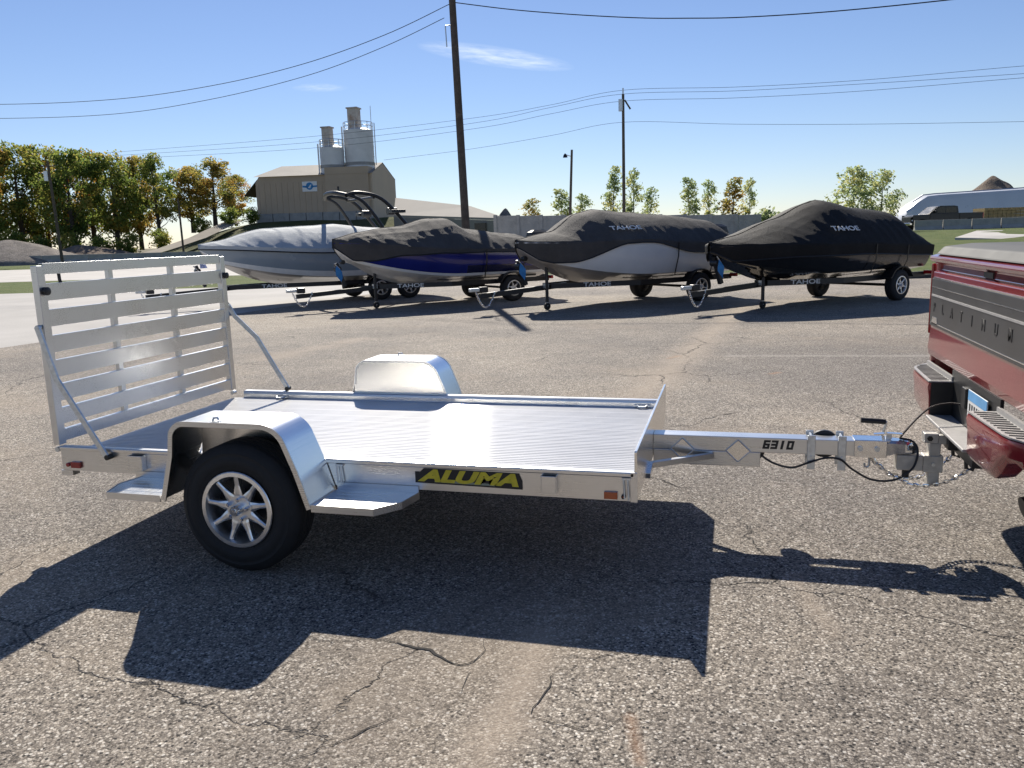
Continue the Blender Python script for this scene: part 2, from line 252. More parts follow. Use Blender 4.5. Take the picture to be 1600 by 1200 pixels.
# ------------------------------------------------------------------ mesh helpers
class MB:
    def __init__(s): s.v = []; s.f = []; s.mi = []
    def add(s, vs, fs, mi=0):
        n = len(s.v); s.v += [tuple(v) for v in vs]; s.f += [tuple(i+n for i in f) for f in fs]; s.mi += [mi]*len(fs); return s
    def box(s, a, b, mi=0):
        x0, y0, z0 = a; x1, y1, z1 = b
        return s.add([(x0,y0,z0),(x1,y0,z0),(x1,y1,z0),(x0,y1,z0),(x0,y0,z1),(x1,y0,z1),(x1,y1,z1),(x0,y1,z1)],
                     [(0,3,2,1),(4,5,6,7),(0,1,5,4),(1,2,6,5),(2,3,7,6),(3,0,4,7)], mi)
    def prism(s, poly, axis, a, b, mi=0):
        """extrude a 2-D polygon along axis from a to b; poly in the two remaining axes (x,y,z order)"""
        def mk(p, t): return {'x': (t, p[0], p[1]), 'y': (p[0], t, p[1]), 'z': (p[0], p[1], t)}[axis]
        n = len(poly); vs = [mk(p, a) for p in poly]+[mk(p, b) for p in poly]
        fs = [tuple(range(n))[::-1], tuple(range(n, 2*n))]+[(i, (i+1) % n, n+(i+1) % n, n+i) for i in range(n)]
        return s.add(vs, fs, mi)
    def tube(s, path, r, seg=8, caps=True, mi=0):
        path = [Vector(p) for p in path]; n = len(path); rs = r if isinstance(r, (list, tuple)) else [r]*n
        vs = []; up = None
        for i, p in enumerate(path):
            t = (path[min(i+1, n-1)]-path[max(i-1, 0)]).normalized()
            if up is None: up = Vector((0, 0, 1)) if abs(t.z) < .9 else Vector((1, 0, 0))
            a = t.cross(up); a = a.normalized() if a.length > 1e-5 else t.orthogonal().normalized(); b2 = a.cross(t).normalized(); up = b2
            for k in range(seg):
                an = 2*math.pi*k/seg; vs.append(p+(a*math.cos(an)+b2*math.sin(an))*rs[i])
        fs = [(i*seg+k, i*seg+(k+1) % seg, (i+1)*seg+(k+1) % seg, (i+1)*seg+k) for i in range(n-1) for k in range(seg)]
        if caps: fs += [tuple(range(seg))[::-1], tuple(range((n-1)*seg, n*seg))]
        return s.add(vs, fs, mi)
    def bar(s, path, w, h, mi=0, side=(0, 1, 0)):
        """rectangular bar along a path, w measured along 'side'"""
        path = [Vector(p) for p in path]; n = len(path); vs = []; sd_ = Vector(side)
        for i, p in enumerate(path):
            t = (path[min(i+1, n-1)]-path[max(i-1, 0)]).normalized(); a = (sd_-t*sd_.dot(t)).normalized(); b2 = t.cross(a)
            for x, y in ((-1,-1),(1,-1),(1,1),(-1,1)): vs.append(p+a*x*w/2+b2*y*h/2)
        fs = [(i*4+k, i*4+(k+1) % 4, i*4+4+(k+1) % 4, i*4+4+k) for i in range(n-1) for k in range(4)]+[(3,2,1,0), tuple(range(4*n-4, 4*n))]
        return s.add(vs, fs, mi)
    def lathe(s, prof, c, axis, seg=32, mi=0, closed=False):
        """prof: (axial, radius) pairs turned about axis through c"""
        c = Vector(c); ax = {'x': Vector((1,0,0)), 'y': Vector((0,1,0)), 'z': Vector((0,0,1))}[axis]
        u_ = {'x': Vector((0,1,0)), 'y': Vector((0,0,1)), 'z': Vector((1,0,0))}[axis]; w_ = ax.cross(u_)
        n = len(prof); vs = [c+ax*a+(u_*math.cos(2*math.pi*k/seg)+w_*math.sin(2*math.pi*k/seg))*r_ for a, r_ in prof for k in range(seg)]
        m = n if closed else n-1
        fs = [(i*seg+k, i*seg+(k+1) % seg, ((i+1) % n)*seg+(k+1) % seg, ((i+1) % n)*seg+k) for i in range(m) for k in range(seg)]
        return s.add(vs, fs, mi)
    def grid(s, rows, mi=None, close=False):
        nr, nc = len(rows), len(rows[0]); n = len(s.v); s.v += [tuple(p) for r_ in rows for p in r_]
        for i in range(nr-1):
            for j in range(nc if close else nc-1):
                k = (j+1) % nc
                s.f.append((n+i*nc+j, n+i*nc+k, n+(i+1)*nc+k, n+(i+1)*nc+j)); s.mi.append(mi(i, j) if mi else 0)
        return s
    def build(s, name, mat, parent=None, smooth=False, bevel=0, fix=True):
        me = bpy.data.meshes.new(name); me.from_pydata(s.v, [], s.f)
        for m in (mat if isinstance(mat, (list, tuple)) else [mat]): me.materials.append(m)
        me.polygons.foreach_set('material_index', s.mi)
        if fix:
            bm = bmesh.new(); bm.from_mesh(me); bmesh.ops.recalc_face_normals(bm, faces=bm.faces); bm.to_mesh(me); bm.free()
        if smooth:
            me.polygons.foreach_set('use_smooth', [True]*len(me.polygons))
            try: me.set_sharp_from_angle(angle=R(38))
            except Exception: pass
        me.update(); o = bpy.data.objects.new(name, me); COL.objects.link(o)
        if parent: o.parent = parent
        if bevel:
            bv = o.modifiers.new('edge', 'BEVEL'); bv.width = bevel; bv.segments = 2; bv.limit_method = 'ANGLE'; bv.angle_limit = R(40)
        return o
def share(src, name, parent, loc=(0,0,0), rot=(0,0,0), scale=(1,1,1)):
    o = bpy.data.objects.new(name, src.data); COL.objects.link(o); o.parent = parent; o.location = loc; o.rotation_euler = rot; o.scale = scale
    for m in src.modifiers:
        n = o.modifiers.new(m.name, m.type)
        if m.type == 'BEVEL': n.width = m.width; n.segments = m.segments; n.limit_method = m.limit_method; n.angle_limit = m.angle_limit
    return o
def tag(o, label, cat, group=None):
    o['label'] = label; o['category'] = cat
    if group: o['group'] = group
    return o
def thing(name, label, cat, loc=(0,0,0), rz=0, group=None):
    o = bpy.data.objects.new(name, None); o.empty_display_size = .2; COL.objects.link(o); o.location = loc; o.rotation_euler = (0, 0, rz)
    return tag(o, label, cat, group)
def struct(o): o['kind'] = 'structure'; return o
def stuff(o): o['kind'] = 'stuff'; return o
def text(s, name, mat, parent, M, size, sx=1.0, shear=0.0, depth=.002, bold=0.0, space=1.0):
    """flat lettering; M places the text plane (local x along the words, local z out)"""
    cu = bpy.data.curves.new(name, 'FONT'); cu.body = s; cu.size = size; cu.shear = shear; cu.extrude = depth; cu.offset = bold; cu.align_x = 'CENTER'; cu.align_y = 'CENTER'; cu.space_character = space
    t = bpy.data.objects.new('tmp', cu); COL.objects.link(t); dg = bpy.context.evaluated_depsgraph_get(); dg.update()
    me = bpy.data.meshes.new_from_object(t.evaluated_get(dg)); bpy.data.objects.remove(t)
    me.transform(M @ Matrix.Diagonal((sx, 1, 1, 1))); me.materials.clear(); me.materials.append(mat); me.name = name
    o = bpy.data.objects.new(name, me); COL.objects.link(o); o.parent = parent; return o
def frame(o, x, y):                       # matrix from origin, words direction, letters' up direction
    x = Vector(x).normalized(); y = Vector(y); y = (y-x*y.dot(x)).normalized(); z = x.cross(y)
    return Matrix(((x.x, y.x, z.x, o[0]), (x.y, y.y, z.y, o[1]), (x.z, y.z, z.z, o[2]), (0, 0, 0, 1)))

#@@GROUND
# ------------------------------------------------------------------ ground
def sheet(name, pts, z, mat):
    m = MB(); m.add([(p[0], p[1], z) for p in pts], [tuple(range(len(pts)))]); return struct(m.build(name, mat))
sheet('ground', [(-1500, -600), (1500, -600), (1500, 2200), (-1500, 2200)], -.012, EARTH)
def strip(name, d0, d1, x0, x1, z, mat):  # a band across the view between two distances
    return sheet(name, [spot(x0, d0), spot(x1, d0), spot(x1, d1), spot(x0, d1)], z, mat)
strip('roadside_grass', 31, 120, -2500, 1500, -.008, GRASS)
strip('road', 43, 72, -3000, 1400, -.004, ROAD)
sheet('concrete_yard', [(-70, -30), (-8.05, -30), (-8.05, 7.3), (-7.2, 15.6), (-6.0, 26), spot(500, 31), spot(-1500, 31)], -.004, SLAB)
lot = MB(); lot.add([(-8.1, -30, 0), (40, -30, 0), (40, 20, 0), (11.5, 23.5, 0), (7, 25.5, 0), (-6.1, 30, 0), (-7.25, 15.7, 0), (-8.15, 7.2, 0)], [tuple(range(8))])
struct(lot.build('parking_lot', LOT))
# grass bank rising beyond the lot on the right
rows = []
for i in range(26):
    d = 23.5+i*3.2; row = []
    for j in range(40):
        px = 1150+j*32; p = spot(px, d)
        edge = min(max((px-1180)/180, 0), 1); t = min(max((d-24)/36, 0), 1); t = t*t*(3-2*t)
        row.append((p.x, p.y, -.006+edge*(1.12*t+.05*noise.noise(Vector((p.x*.2, p.y*.2, 0)))*t)))
    rows.append(row)
struct(MB().grid(rows).build('grass_bank', GRASS, smooth=True))
kb = MB(); a, b = spot(1405, 24.2), spot(2300, 24.2); kb.bar([(a.x, a.y, .05), (b.x, b.y, .05)], .16, .12, side=(0, 1, 0)); struct(kb.build('kerb', plain('dark_kerb', (.07, .065, .06), .9)))
pts = [at(1492, 372, 45), at(1900, 383, 45), at(1900, 357, 55), at(1526, 361, 55)]; pad = MB()
pad.add([(p.x, p.y, p.z+.03) for p in pts]+[(p.x, p.y, p.z-.25) for p in pts], [(0,1,2,3),(4,7,6,5),(0,4,5,1),(1,5,6,2),(2,6,7,3),(3,7,4,0)]); struct(pad.build('concrete_apron', ROAD))
CRK = plain('crack_dark', (.022, .02, .019), 1)
for line in (((838, 1117), (880, 1129), (905, 1145), (946, 1148), (966, 1125), (986, 1104)), ((860, 1031), (895, 1031), (932, 1030), (955, 1024), (985, 1016), (1012, 1029)), ((480, 997), (560, 1005), (602, 998), (650, 1012), (700, 1030), (735, 1045), (752, 1022), (766, 996)), ((712, 1092), (735, 1050)), ((420, 1195), (470, 1180), (560, 1140), (640, 1120)), ((1040, 669), (1060, 664), (1082, 667), (1100, 655), (1130, 648), (1165, 641)), ((1004, 741), (1030, 747), (1052, 760), (1078, 764), (1112, 763)), ((270, 1110), (330, 1080), (400, 1062), (450, 1040)), ((880, 1040), (850, 1080), (840, 1117)), ((1230, 690), (1280, 700)), ((480, 520), (560, 522), (700, 518))):
    m = MB(); P = []
    for a, b in zip(line, line[1:]):
        A, B = gnd(*a), gnd(*b); n = max(2, int((B-A).length/.03))
        P += [A.lerp(B, i/n) for i in range(n)]
    P.append(gnd(*line[-1])); rows = []
    for _ in range(6): P = [P[0]]+[(P[k-1]+P[k]*2+P[k+1])/4 for k in range(1, len(P)-1)]+[P[-1]]
    for i, p in enumerate(P):
        t = (P[min(i+1, len(P)-1)]-P[max(i-1, 0)]).normalized(); nn = Vector((-t.y, t.x, 0)); q = p+nn*(.03*noise.noise(p*7)+.014*noise.noise(p*23)+.006*noise.noise(p*61)); w = (.0018+.006*max(0, noise.noise(p*6+Vector((3, 1, 0)))+.25))*min(1, .2+min(i, len(P)-1-i)*.1)
        rows.append([(q.x+nn.x*w, q.y+nn.y*w, .003), (q.x-nn.x*w, q.y-nn.y*w, .003)])
    struct(m.grid(rows).build('pavement_crack', CRK, fix=False))

#@@TRAILER
# ------------------------------------------------------------------ the aluminium utility trailer (rear near corner at the origin, X forward)
W, L, ZR, ZB, ZD, ZP = 1.636, 3.08, .517, .383, .468, .6135
T = thing('utility_trailer', 'bright aluminium utility trailer with slatted ramp gate, hitched to the red pickup', 'trailer')
def side_rail(y0, s):                     # s=+1: outer face at y0 looking to -Y
    prof = [(0, ZB), (0, ZR-.022), (-.006, ZR-.02), (-.006, ZR-.004), (-.002, ZR), (.03, ZR), (.04, ZR-.006), (.044, ZR-.02), (.044, ZD+.004), (.05, ZD-.001), (.05, ZD-.02), (.008, ZD-.02), (.008, ZB+.008), (.045, ZB+.008), (.045, ZB)]
    m = MB(); m.prism([(y0+s*a, z) for a, z in prof], 'x', .085 if s < 0 else .0, L-.003); return m.build('side_rail', ALU, T, bevel=.0015)
side_rail(0, 1); side_rail(W, -1)
MB().box((0, .052, ZB+.01), (.05, W-.052, ZD-.022)).build('rear_crossmember', ALU, T, bevel=.002)
MB().box((L-.055, .052, ZB+.01), (L-.006, W-.052, ZD-.022)).build('front_crossmember', ALU, T, bevel=.002)
for x in (.62, 1.2, 1.8, 2.4): MB().box((x, .052, ZB+.015), (x+.05, W-.052, ZD-.022)).build('crossmember', ALU, T)
NP = 10; wpl = (W-.104)/NP
for i in range(NP):                       # deck planks, ribbed extrusions
    y0 = .052+i*wpl; m = MB(); prof = [(y0+.0008, ZD-.02), (y0+.0008, ZD-.002), (y0+.003, ZD)]
    for k in range(1, 5):
        yy = y0+wpl*k/5; prof += [(yy-.004, ZD), (yy-.0025, ZD-.0016), (yy+.0025, ZD-.0016), (yy+.004, ZD)]
    prof += [(y0+wpl-.003, ZD), (y0+wpl-.0008, ZD-.002), (y0+wpl-.0008, ZD-.02)]
    m.prism(prof, 'x', .012, L-.02); o = m.build('deck_plank', DECK, T); uv = o.data.uv_layers.new(name='brush')
    for lp in o.data.loops: v = o.data.vertices[lp.vertex_index].co; uv.data[lp.index].uv = (v.x, v.y+v.z*.01)
# front panel with rounded lower gusset ends
fp = [(0.0, ZB), (0, ZP-.004), (.006, ZP), (W-.006, ZP), (W, ZP-.004), (W, ZP-.05), (W-.004, ZR-.02), (W-.03, ZB+.03), (W-.06, ZB)]
MB().prism(fp, 'x', L, L+.012).build('front_panel', PANEL, T, bevel=.0015)
MB().box((L-.001-.004, .05, ZD+.001), (L-.0012, W-.05, ZD+.05)).build('panel_flange', ALU, T)
MB().box((L-.016, -.006, ZB-.002), (L+.014, -.0005, ZR+.0)).build('corner_cap', ALU, T, bevel=.001)

# wheels
def wheel(parent, name, c, r, w, rr, out, spokes=9, rimmat=None, tyremat=None, plainrim=False, seg=40):
    """c: centre of outer face; out=-1: outer side looks to -Y"""
    rimmat = rimmat or RIM
    root = bpy.data.objects.new(name, None); COL.objects.link(root); root.parent = parent; root.location = c; root.empty_display_size = .1
    prof = [(.018, rr-.012), (.004, rr+.004), (0.0, rr+.02), (-.003, rr+.03), (-.006, rr+.034), (-.006, (r+rr)/2), (-.003, (r+rr)/2+.004), (-.001, (r+rr)/2+.02), (-.003, (r+rr)/2+.024), (.004, r-.03), (.018, r-.010), (.03, r-.002)]
    n = 4; step = (w-.06)/n
    for k in range(n):
        a = .03+k*step; prof += [(a+.004, r), (a+step-.008, r), (a+step-.007, r-.008), (a+step-.001, r-.008)]
    prof += [(w-.03, r-.002), (w-.018, r-.010), (w-.004, r-.03), (w+.004, (r+rr)/2), (w, rr+.02), (w-.01, rr-.012)]
    prof = [(-out*a, q_) for a, q_ in prof]
    MB().lathe(prof, (0, 0, 0), 'y', seg).build('tyre', RUBBER, root, smooth=True)
    rim = MB(); rim.lathe([(-out*a, q_) for a, q_ in ((-.004, rr+.004), (-.008, rr-.0), (-.009, rr-.019), (.004, rr-.022), (.03, rr-.032), (.085, rr-.036), (w*.8, rr-.02), (w*.9, rr))], (0, 0, 0), 'y', seg)
    rim.lathe([(-out*.085, .0), (-out*.085, rr-.03)], (0, 0, 0), 'y', seg, mi=1)
    rimo = rim.build('rim', [rimmat, BLACK], root, smooth=True)
    sp = MB()
    for k in range(spokes):
        an = 2*math.pi*(k+.25)/spokes; ca, sa = math.cos(an), math.sin(an)
        def P(rad, off, dep): return (ca*rad-sa*off, out*(-dep) if False else -out*dep, sa*rad+ca*off)
        vs = []
        for rad, hw, d0 in ((.045, .028, .018), (.075, .022, .014), (.115, .0125, .013), (rr-.02, .011, .007)):
            vs += [P(rad, -hw, d0+.004), P(rad, -hw*.45, d0), P(rad, hw*.45, d0), P(rad, hw, d0+.004), P(rad, hw, d0+.03), P(rad, -hw, d0+.03)]
        sp.add(vs, [(i*6+k2, i*6+(k2+1) % 6, i*6+6+(k2+1) % 6, i*6+6+k2) for i in range(3) for k2 in range(6)]+[(18,19,20,21,22,23)])
    sp.lathe([(-out*.045, .066), (-out*.014, .064), (-out*.014, .03), (-out*.02, .0)], (0, 0, 0), 'y', 24)
    sp.build('spokes', rimmat, root)
    for k in range(5):
        an = 2*math.pi*(k+.1)/5; MB().lathe([(-out*.02, .011), (-out*-.006, .011), (-out*-.012, .006), (-out*-.012, 0)], (math.cos(an)*.05, 0, math.sin(an)*.05), 'y', 6).build('lug_nut', CHROME, root)
    MB().lathe([(-out*.02, .026), (-out*-.022, .026), (-out*-.03, .022), (-out*-.03, .014), (-out*-.036, .012), (-out*-.036, 0)], (0, 0, 0), 'y', 20).build('hub_cap', CHROME, root, smooth=True)
    return root
XW = 1.232
wheel(T, 'wheel', (XW, -.25, .318), .318, .2, .185, -1)
wheel(T, 'wheel', (XW+.04, W+.25, .318), .318, .2, .185, 1)
MB().bar([(XW, -.06, .30), (XW, W+.06, .30)], .06, .06, side=(1, 0, 0)).build('axle', ALU, T)
for y in (.06, W-.11): MB().box((XW-.12, y, .27), (XW+.1, y+.05, ZB+.012)).build('axle_bracket', ALU, T)

# fenders
def arc(cx, cz, r, a0, a1, n=8): return [(cx+r*math.cos(R(a0+(a1-a0)*i/n)), cz+r*math.sin(R(a0+(a1-a0)*i/n))) for i in range(n+1)]
FPATH = [(.832, .352), (.895, .575)]+arc(.993, .655, .087, 168, 92)+arc(1.395, .602, .14, 88, 18, 10)+[(1.575, .53), (1.632, .352)]
def offset(path, d):
    out = []
    for i, p in enumerate(path):
        a = Vector(path[max(i-1, 0)]); b2 = Vector(path[min(i+1, len(path)-1)]); t = (b2-a).normalized(); out.append((p[0]+t.y*d, p[1]-t.x*d))
    return out
def fender(dx, y_in, y_out):
    s = 1 if y_out > y_in else -1
    root = bpy.data.objects.new('fender', None); COL.objects.link(root); root.parent = T; root.location = (dx, 0, 0)
    inn = offset(FPATH, .004); m = MB(); m.prism(FPATH+inn[::-1], 'y', y_in, y_out-s*.008); m.build('fender_skin', FEND, root, smooth=True)
    rim = offset(FPATH, .022); top = offset(FPATH, -.0025); m = MB(); m.prism(top+rim[::-1], 'y', y_out-s*.0078, y_out); m.build('fender_edge', ALU, root, smooth=True)
    # inner plate between fender and rail
    a = offset(FPATH, .0045); cut = [p for p in a if p[1] > ZR-.06]; m = MB(); poly = [(cut[0][0]-.012, ZR-.06)]+cut+[(cut[-1][0]+.014, ZR-.06)]
    m.prism(poly, 'y', y_in+s*.002, y_in+s*.006); m.build('inner_plate', PANEL, root)
    tr = offset(FPATH, .014); cut2 = [(p, q_) for p, q_ in zip(a, tr) if p[1] > ZR+.008]; m = MB()
    m.prism([p for p, q_ in cut2]+[q_ for p, q_ in cut2][::-1], 'y', y_in-s*.004, y_in+s*.0015); m.build('plate_trim', ALU, root, smooth=True)
    yk = y_out-s*.03; k = MB(); k.box((1.13, yk-.012, .743), (1.18, yk+.012, .747)); k.tube([(1.14, yk, .747), (1.145, yk, .76), (1.165, yk, .762), (1.172, yk, .75)], .005, 6); k.build('tie_hook', GALV, root)
    return root
fender(0, -.0065, -.27); fender(.045, W+.0065, W+.27)
# steps in front of and behind the fenders
STEPF = [(1.636, -.27), (1.945, -.27), (2.035, -.155), (2.06, -.004), (1.636, -.004)]
STEPR = [(.826, -.27), (.515, -.27), (.47, -.13), (.50, -.004), (.826, -.004)]
def step(poly, dx=0, far=False):
    pl = [(x+dx, (W-y) if far else y) for x, y in poly]
    root = bpy.data.objects.new('step', None); COL.objects.link(root); root.parent = T
    cen = Vector((sum(p[0] for p in pl)/5, sum(p[1] for p in pl)/5)); ins = [tuple(Vector(p)+(cen-Vector(p)).normalized()*.006) for p in pl]
    MB().prism(ins, 'z', .366, .3715).build('tread', FEND, root)
    m = MB(); n = 5
    for i in (0, 1, 2): m.bar([(*pl[i], .356), (*pl[i+1], .356)], .005, .034, side=((Vector(pl[i+1])-Vector(pl[i])).orthogonal().to_3d()))
    m.build('edge_strip', ALU, root)
    yi = pl[3][1]; MB().box((min(p[0] for p in pl), min(yi, yi+(-.003 if not far else .003)), .34), (max(p[0] for p in pl), max(yi, yi+(-.003 if not far else .003)), .402)).build('hanger_plate', ALU, root)
    for k in range(1, 6):
        y = pl[0][1]+(pl[4][1]-pl[0][1])*k/6; x0 = pl[0][0]; x1 = pl[1][0]; MB().box((min(x0, x1)+.01, y-.002, .3717), (max(x0, x1)-.01, y+.002, .3727)).build('tread_rib', FEND, root)
for p in (STEPF, STEPR): step(p)
for p in (STEPF, STEPR): step(p, .045, True)
# details on the near rail
def plate(name, mat, x0, x1, z0, z1, y=-.0015, th=.006, par=T): return MB().box((x0, y-th, z0), (x1, y, z1)).build(name, mat, par, bevel=.0012)
for x0, x1 in ((2.662, 2.735), (.452, .54)):
    m = MB(); z0, z1 = .412, .49
    m.box((x0, -.034, z0), (x0+.005, -.001, z1)); m.box((x1-.005, -.034, z0), (x1, -.001, z1)); m.box((x0+.005, -.034, z0), (x1-.005, -.029, z1)); m.build('stake_pocket', ALU, T, bevel=.001)
plate('amber_marker', AMB, 2.946, 3.006, .393, .425, th=.012)
MB().lathe([(0, .011), (-.008, .011), (-.010, .006), (-.010, 0)], (3.033, -.002, .406), 'y', 16).build('marker_grommet', BLACK, T); MB().lathe([(-.0105, .005), (-.013, .003), (-.013, 0)], (3.033, -.002, .406), 'y', 10).build('amber_lamp', AMB, T)
plate('red_marker', REDL, .066, .126, .401, .434, th=.012)
MB().lathe([(0, .011), (-.009, .011), (-.011, .006), (-.011, 0)], (.043, -.002, .416), 'y', 16).build('red_lamp', REDL, T)
for x in (1.655, 3.045):
    m = MB(); m.tube([(x-.012, -.012, .49), (x-.006, -.02, .40)], .004, 6); m.tube([(x+.006, -.012, .485), (x+.012, -.02, .395)], .004, 6); m.box((x-.02, -.014, .484), (x+.02, -.001, .494)); m.build('spring_latch', GALV, T)
# decal
dec = bpy.data.objects.new('maker_decal', None); COL.objects.link(dec); dec.parent = T
MB().prism([(2.045, .42), (2.57, .412), (2.57, .452), (2.555, .488), (2.09, .492), (2.07, .474), (2.045, .474)], 'y', -.0032, -.0012).build('decal_backing', BLACK, dec)
text('ALUMA', 'decal_letters', YEL, dec, frame((2.308, -.0042, .4535), (1, 0, -.008), (0, 0, 1)), .078, 1.8, .3, .0006, .0042, 1.02)
MB().prism([(2.14, .4265), (2.44, .4215), (2.43, .432), (2.15, .437)], 'y', -.0042, -.0033).build('decal_underline', plain('decal_grey', (.25, .27, .2), .5), dec)
for y, x in ((W-.058, 2.95), (W-.058, .40)):
    m = MB(); m.box((x-.05, y-.006, ZD+.012), (x+.05, y+.012, ZD+.02)); m.tube([(x-.03, y-.008, ZD+.018), (x-.02, y-.03, ZD+.012), (x+.02, y-.03, ZD+.012), (x+.03, y-.008, ZD+.018)], .006, 6); m.build('tie_ring', GALV, T)

# ramp gate
G = bpy.data.objects.new('ramp_gate', None); COL.objects.link(G); G.parent = T
for y0, y1 in ((0.0, .05), (W-.05, W)): MB().box((-.042, y0, ZR+.004), (-.002, y1, 1.478)).build('upright', ALU, G, bevel=.003)
SL = [(1.432, 1.49), (1.294, 1.384), (1.157, 1.247), (1.019, 1.109), (.886, .976), (.755, .845), (.629, .716), (.535, .598)]
for i, (z0, z1) in enumerate(SL):
    y0, y1 = (.02, W-.02) if i == 0 else (.0505, W-.0505)
    if i == 0: y0, y1 = .0505, W-.0505
    m = MB(); t = .004
    m.prism([(-.008-.03, z0), (-.008, z0), (-.008, z1), (-.038, z1), (-.038, z1-t), (-.012, z1-t), (-.012, z0+t), (-.038, z0+t)], 'y', y0, y1); m.build('slat', ALU, G, bevel=.001)
for y in (.545, 1.09): MB().box((-.066, y, .54), (-.0385, y+.035, 1.47)).build('mullion', ALU, G, bevel=.002)
for y, x in ((.035, -.0015), (W-.015, -.0015)): MB().lathe([(0, .0), (.0, .022), (.02, .022), (.024, .016), (.024, 0)], (x, y, 1.345), 'x', 14).build('rubber_bumper', BLACK, G, smooth=True)
MB().prism([(1.36, 1.405), (1.44, 1.405), (1.42, 1.432), (1.36, 1.432)], 'x', -.0078, -.0068).build('gate_sticker', plain('sticker_blue_white', (.35, .4, .62), .5, 0, .5, 60), G)
MB().tube([(-.03, .17, 1.44), (-.028, .17, 1.40), (-.03, .18, 1.37)], .009, 7).build('latch_hook', BLACK, G)
MB().tube([(-.02, -.004, 1.16), (-.02, -.03, 1.16)], .012, 8).build('brace_pin', GALV, G); MB().tube([(-.02, W+.004, 1.125), (-.02, W+.03, 1.125)], .012, 8).build('brace_pin', GALV, G)
MB().bar([(-.025, -.022, 1.165), (.0, -.022, 1.08), (.058, -.022, .885), (.11, -.022, .80), (.315, -.024, .478)], .012, .032).build('gate_brace', GALV, T, bevel=.002)
MB().bar([(-.02, W+.018, 1.135), (.03, W+.018, 1.05), (.19, W+.018, .90), (.41, W+.018, .53)], .012, .032).build('gate_brace', GALV, T, bevel=.002)
for y, s in ((-.02, -1), (W+.014, 1)): MB().tube([(.325 if s < 0 else .41, y-.018, .475 if s < 0 else .53), (.325 if s < 0 else .41, y+.03, .475 if s < 0 else .53)], .014, 10).build('brace_pivot', BLACK, T)
for y in (-.004, W-.03): MB().tube([(-.02, y, ZR-.02), (-.02, y+.04, ZR-.02)], .014, 10).build('gate_hinge', GALV, T)
MB().box((-.015, .002, .355), (.06, .05, ZB-.001)).build('rear_foot', ALU, T)

# tongue, jack, coupler
YC = .818
MB().box((L+.0125, YC-.05, .4255), (4.13, YC+.05, .504)).build('tongue_beam', ALU, T, bevel=.003)
MB().box((L+.013, YC-.048, .346), (3.638, YC+.048, .4248)).build('tongue_gusset', ALU, T, bevel=.003)
for cx in (3.245, 3.527):
    h, w_ = .059, .061; m = MB(); m.prism([(cx-w_, .43), (cx, .43+h), (cx+w_, .43), (cx, .43-h)], 'y', YC-.0545, YC-.0503); m.build('weld_plate', PANEL, T, bevel=.001)
    e = MB(); c4 = [(cx-w_, .43), (cx, .43+h), (cx+w_, .43), (cx, .43-h)]
    for i in range(4): e.tube([(c4[i][0], YC-.053, c4[i][1]), (c4[(i+1) % 4][0], YC-.053, c4[(i+1) % 4][1])], .0035, 6)
    e.build('weld_bead', GALV, T)
MB().bar([(L+.014, .44, .372), (3.10, .56, .395), (3.40, YC-.056, .402)], .03, .03, side=(0, 0, 1)).build('tongue_strut', ALU, T, bevel=.002)
MB().bar([(L+.014, W-.44, .372), (3.10, W-.56, .395), (3.40, YC+.056, .402)], .03, .03, side=(0, 0, 1)).build('tongue_strut', ALU, T, bevel=.002)
SEG = {'6': 'abcdef g'.replace('b', ''), '3': 'abcdg', '1': 'bc', '0': 'abcdef'}
mn = bpy.data.objects.new('model_number', None); COL.objects.link(mn); mn.parent = T
for k, dg_ in enumerate('6310'):
    x0 = 3.646+k*.0385; z0 = .446; w_, h_, t_ = .033, .046, .0115; m = MB()
    box2 = {'a': (0, h_-t_, w_, h_), 'd': (0, 0, w_, t_), 'g': (0, h_/2-t_/2, w_, h_/2+t_/2), 'f': (0, h_/2, t_, h_), 'e': (0, 0, t_, h_/2), 'b': (w_-t_, h_/2, w_, h_), 'c': (w_-t_, 0, w_, h_/2)}
    sg_ = SEG[dg_]
    for n_, c in enumerate(sg_.replace(' ', '')):
        a0, b0, a1, b1_ = box2[c]; y_ = YC-.0508-.00005*n_
        if dg_ == '1': a0, a1 = w_*.3, w_*.3+t_*1.1
        m.prism([(x0+a0+.2*b0, z0+b0), (x0+a1+.2*b0, z0+b0), (x0+a1+.2*b1_, z0+b1_), (x0+a0+.2*b1_, z0+b1_)], 'y', YC-.0502, y_)
    m.build('digit', BLACK, mn)
for x0 in (3.864, 4.009):
    for y in (YC-.0605, YC+.0525): MB().box((x0, y, .35), (x0+.038, y+.008, .527)).build('jack_bracket', GALV, T, bevel=.002)
    for z in (.513, .415, .385): MB().tube([(x0+.019, YC-.066, z), (x0+.019, YC+.066, z)], .0065, 6).build('bracket_bolt', GALV, T)
J = bpy.data.objects.new('swivel_jack', None); COL.objects.link(J); J.parent = T
MB().tube([(3.74, YC+.11, .425), (4.15, YC+.11, .425)], .03, 16).build('jack_tube', GALV, J, smooth=True)
MB().tube([(3.62, YC+.11, .425), (3.76, YC+.11, .425)], .024, 16).build('inner_tube', GALV, J, smooth=True)
MB().tube([(3.956, YC+.0610, .455), (3.956, YC+.08, .455)], .072, 24).build('swivel_plate', BLACKM, J, smooth=True)
MB().lathe([(-.022, .03), (-.022, .06), (-.014, .068), (.014, .068), (.022, .06), (.022, .03)], (3.60, YC+.125, .40), 'y', 24, closed=True).build('jack_wheel', RUBBER, J, smooth=True); MB().tube([(3.60, YC+.105, .40), (3.60, YC+.145, .40)], .031, 16).build('wheel_hub', GALV, J)
MB().tube([(4.15, YC+.11, .425), (4.19, YC+.11, .43), (4.235, YC+.10, .50), (4.245, YC+.06, .57), (4.235, YC+.02, .59)], .007, 8).build('crank', GALV, J)
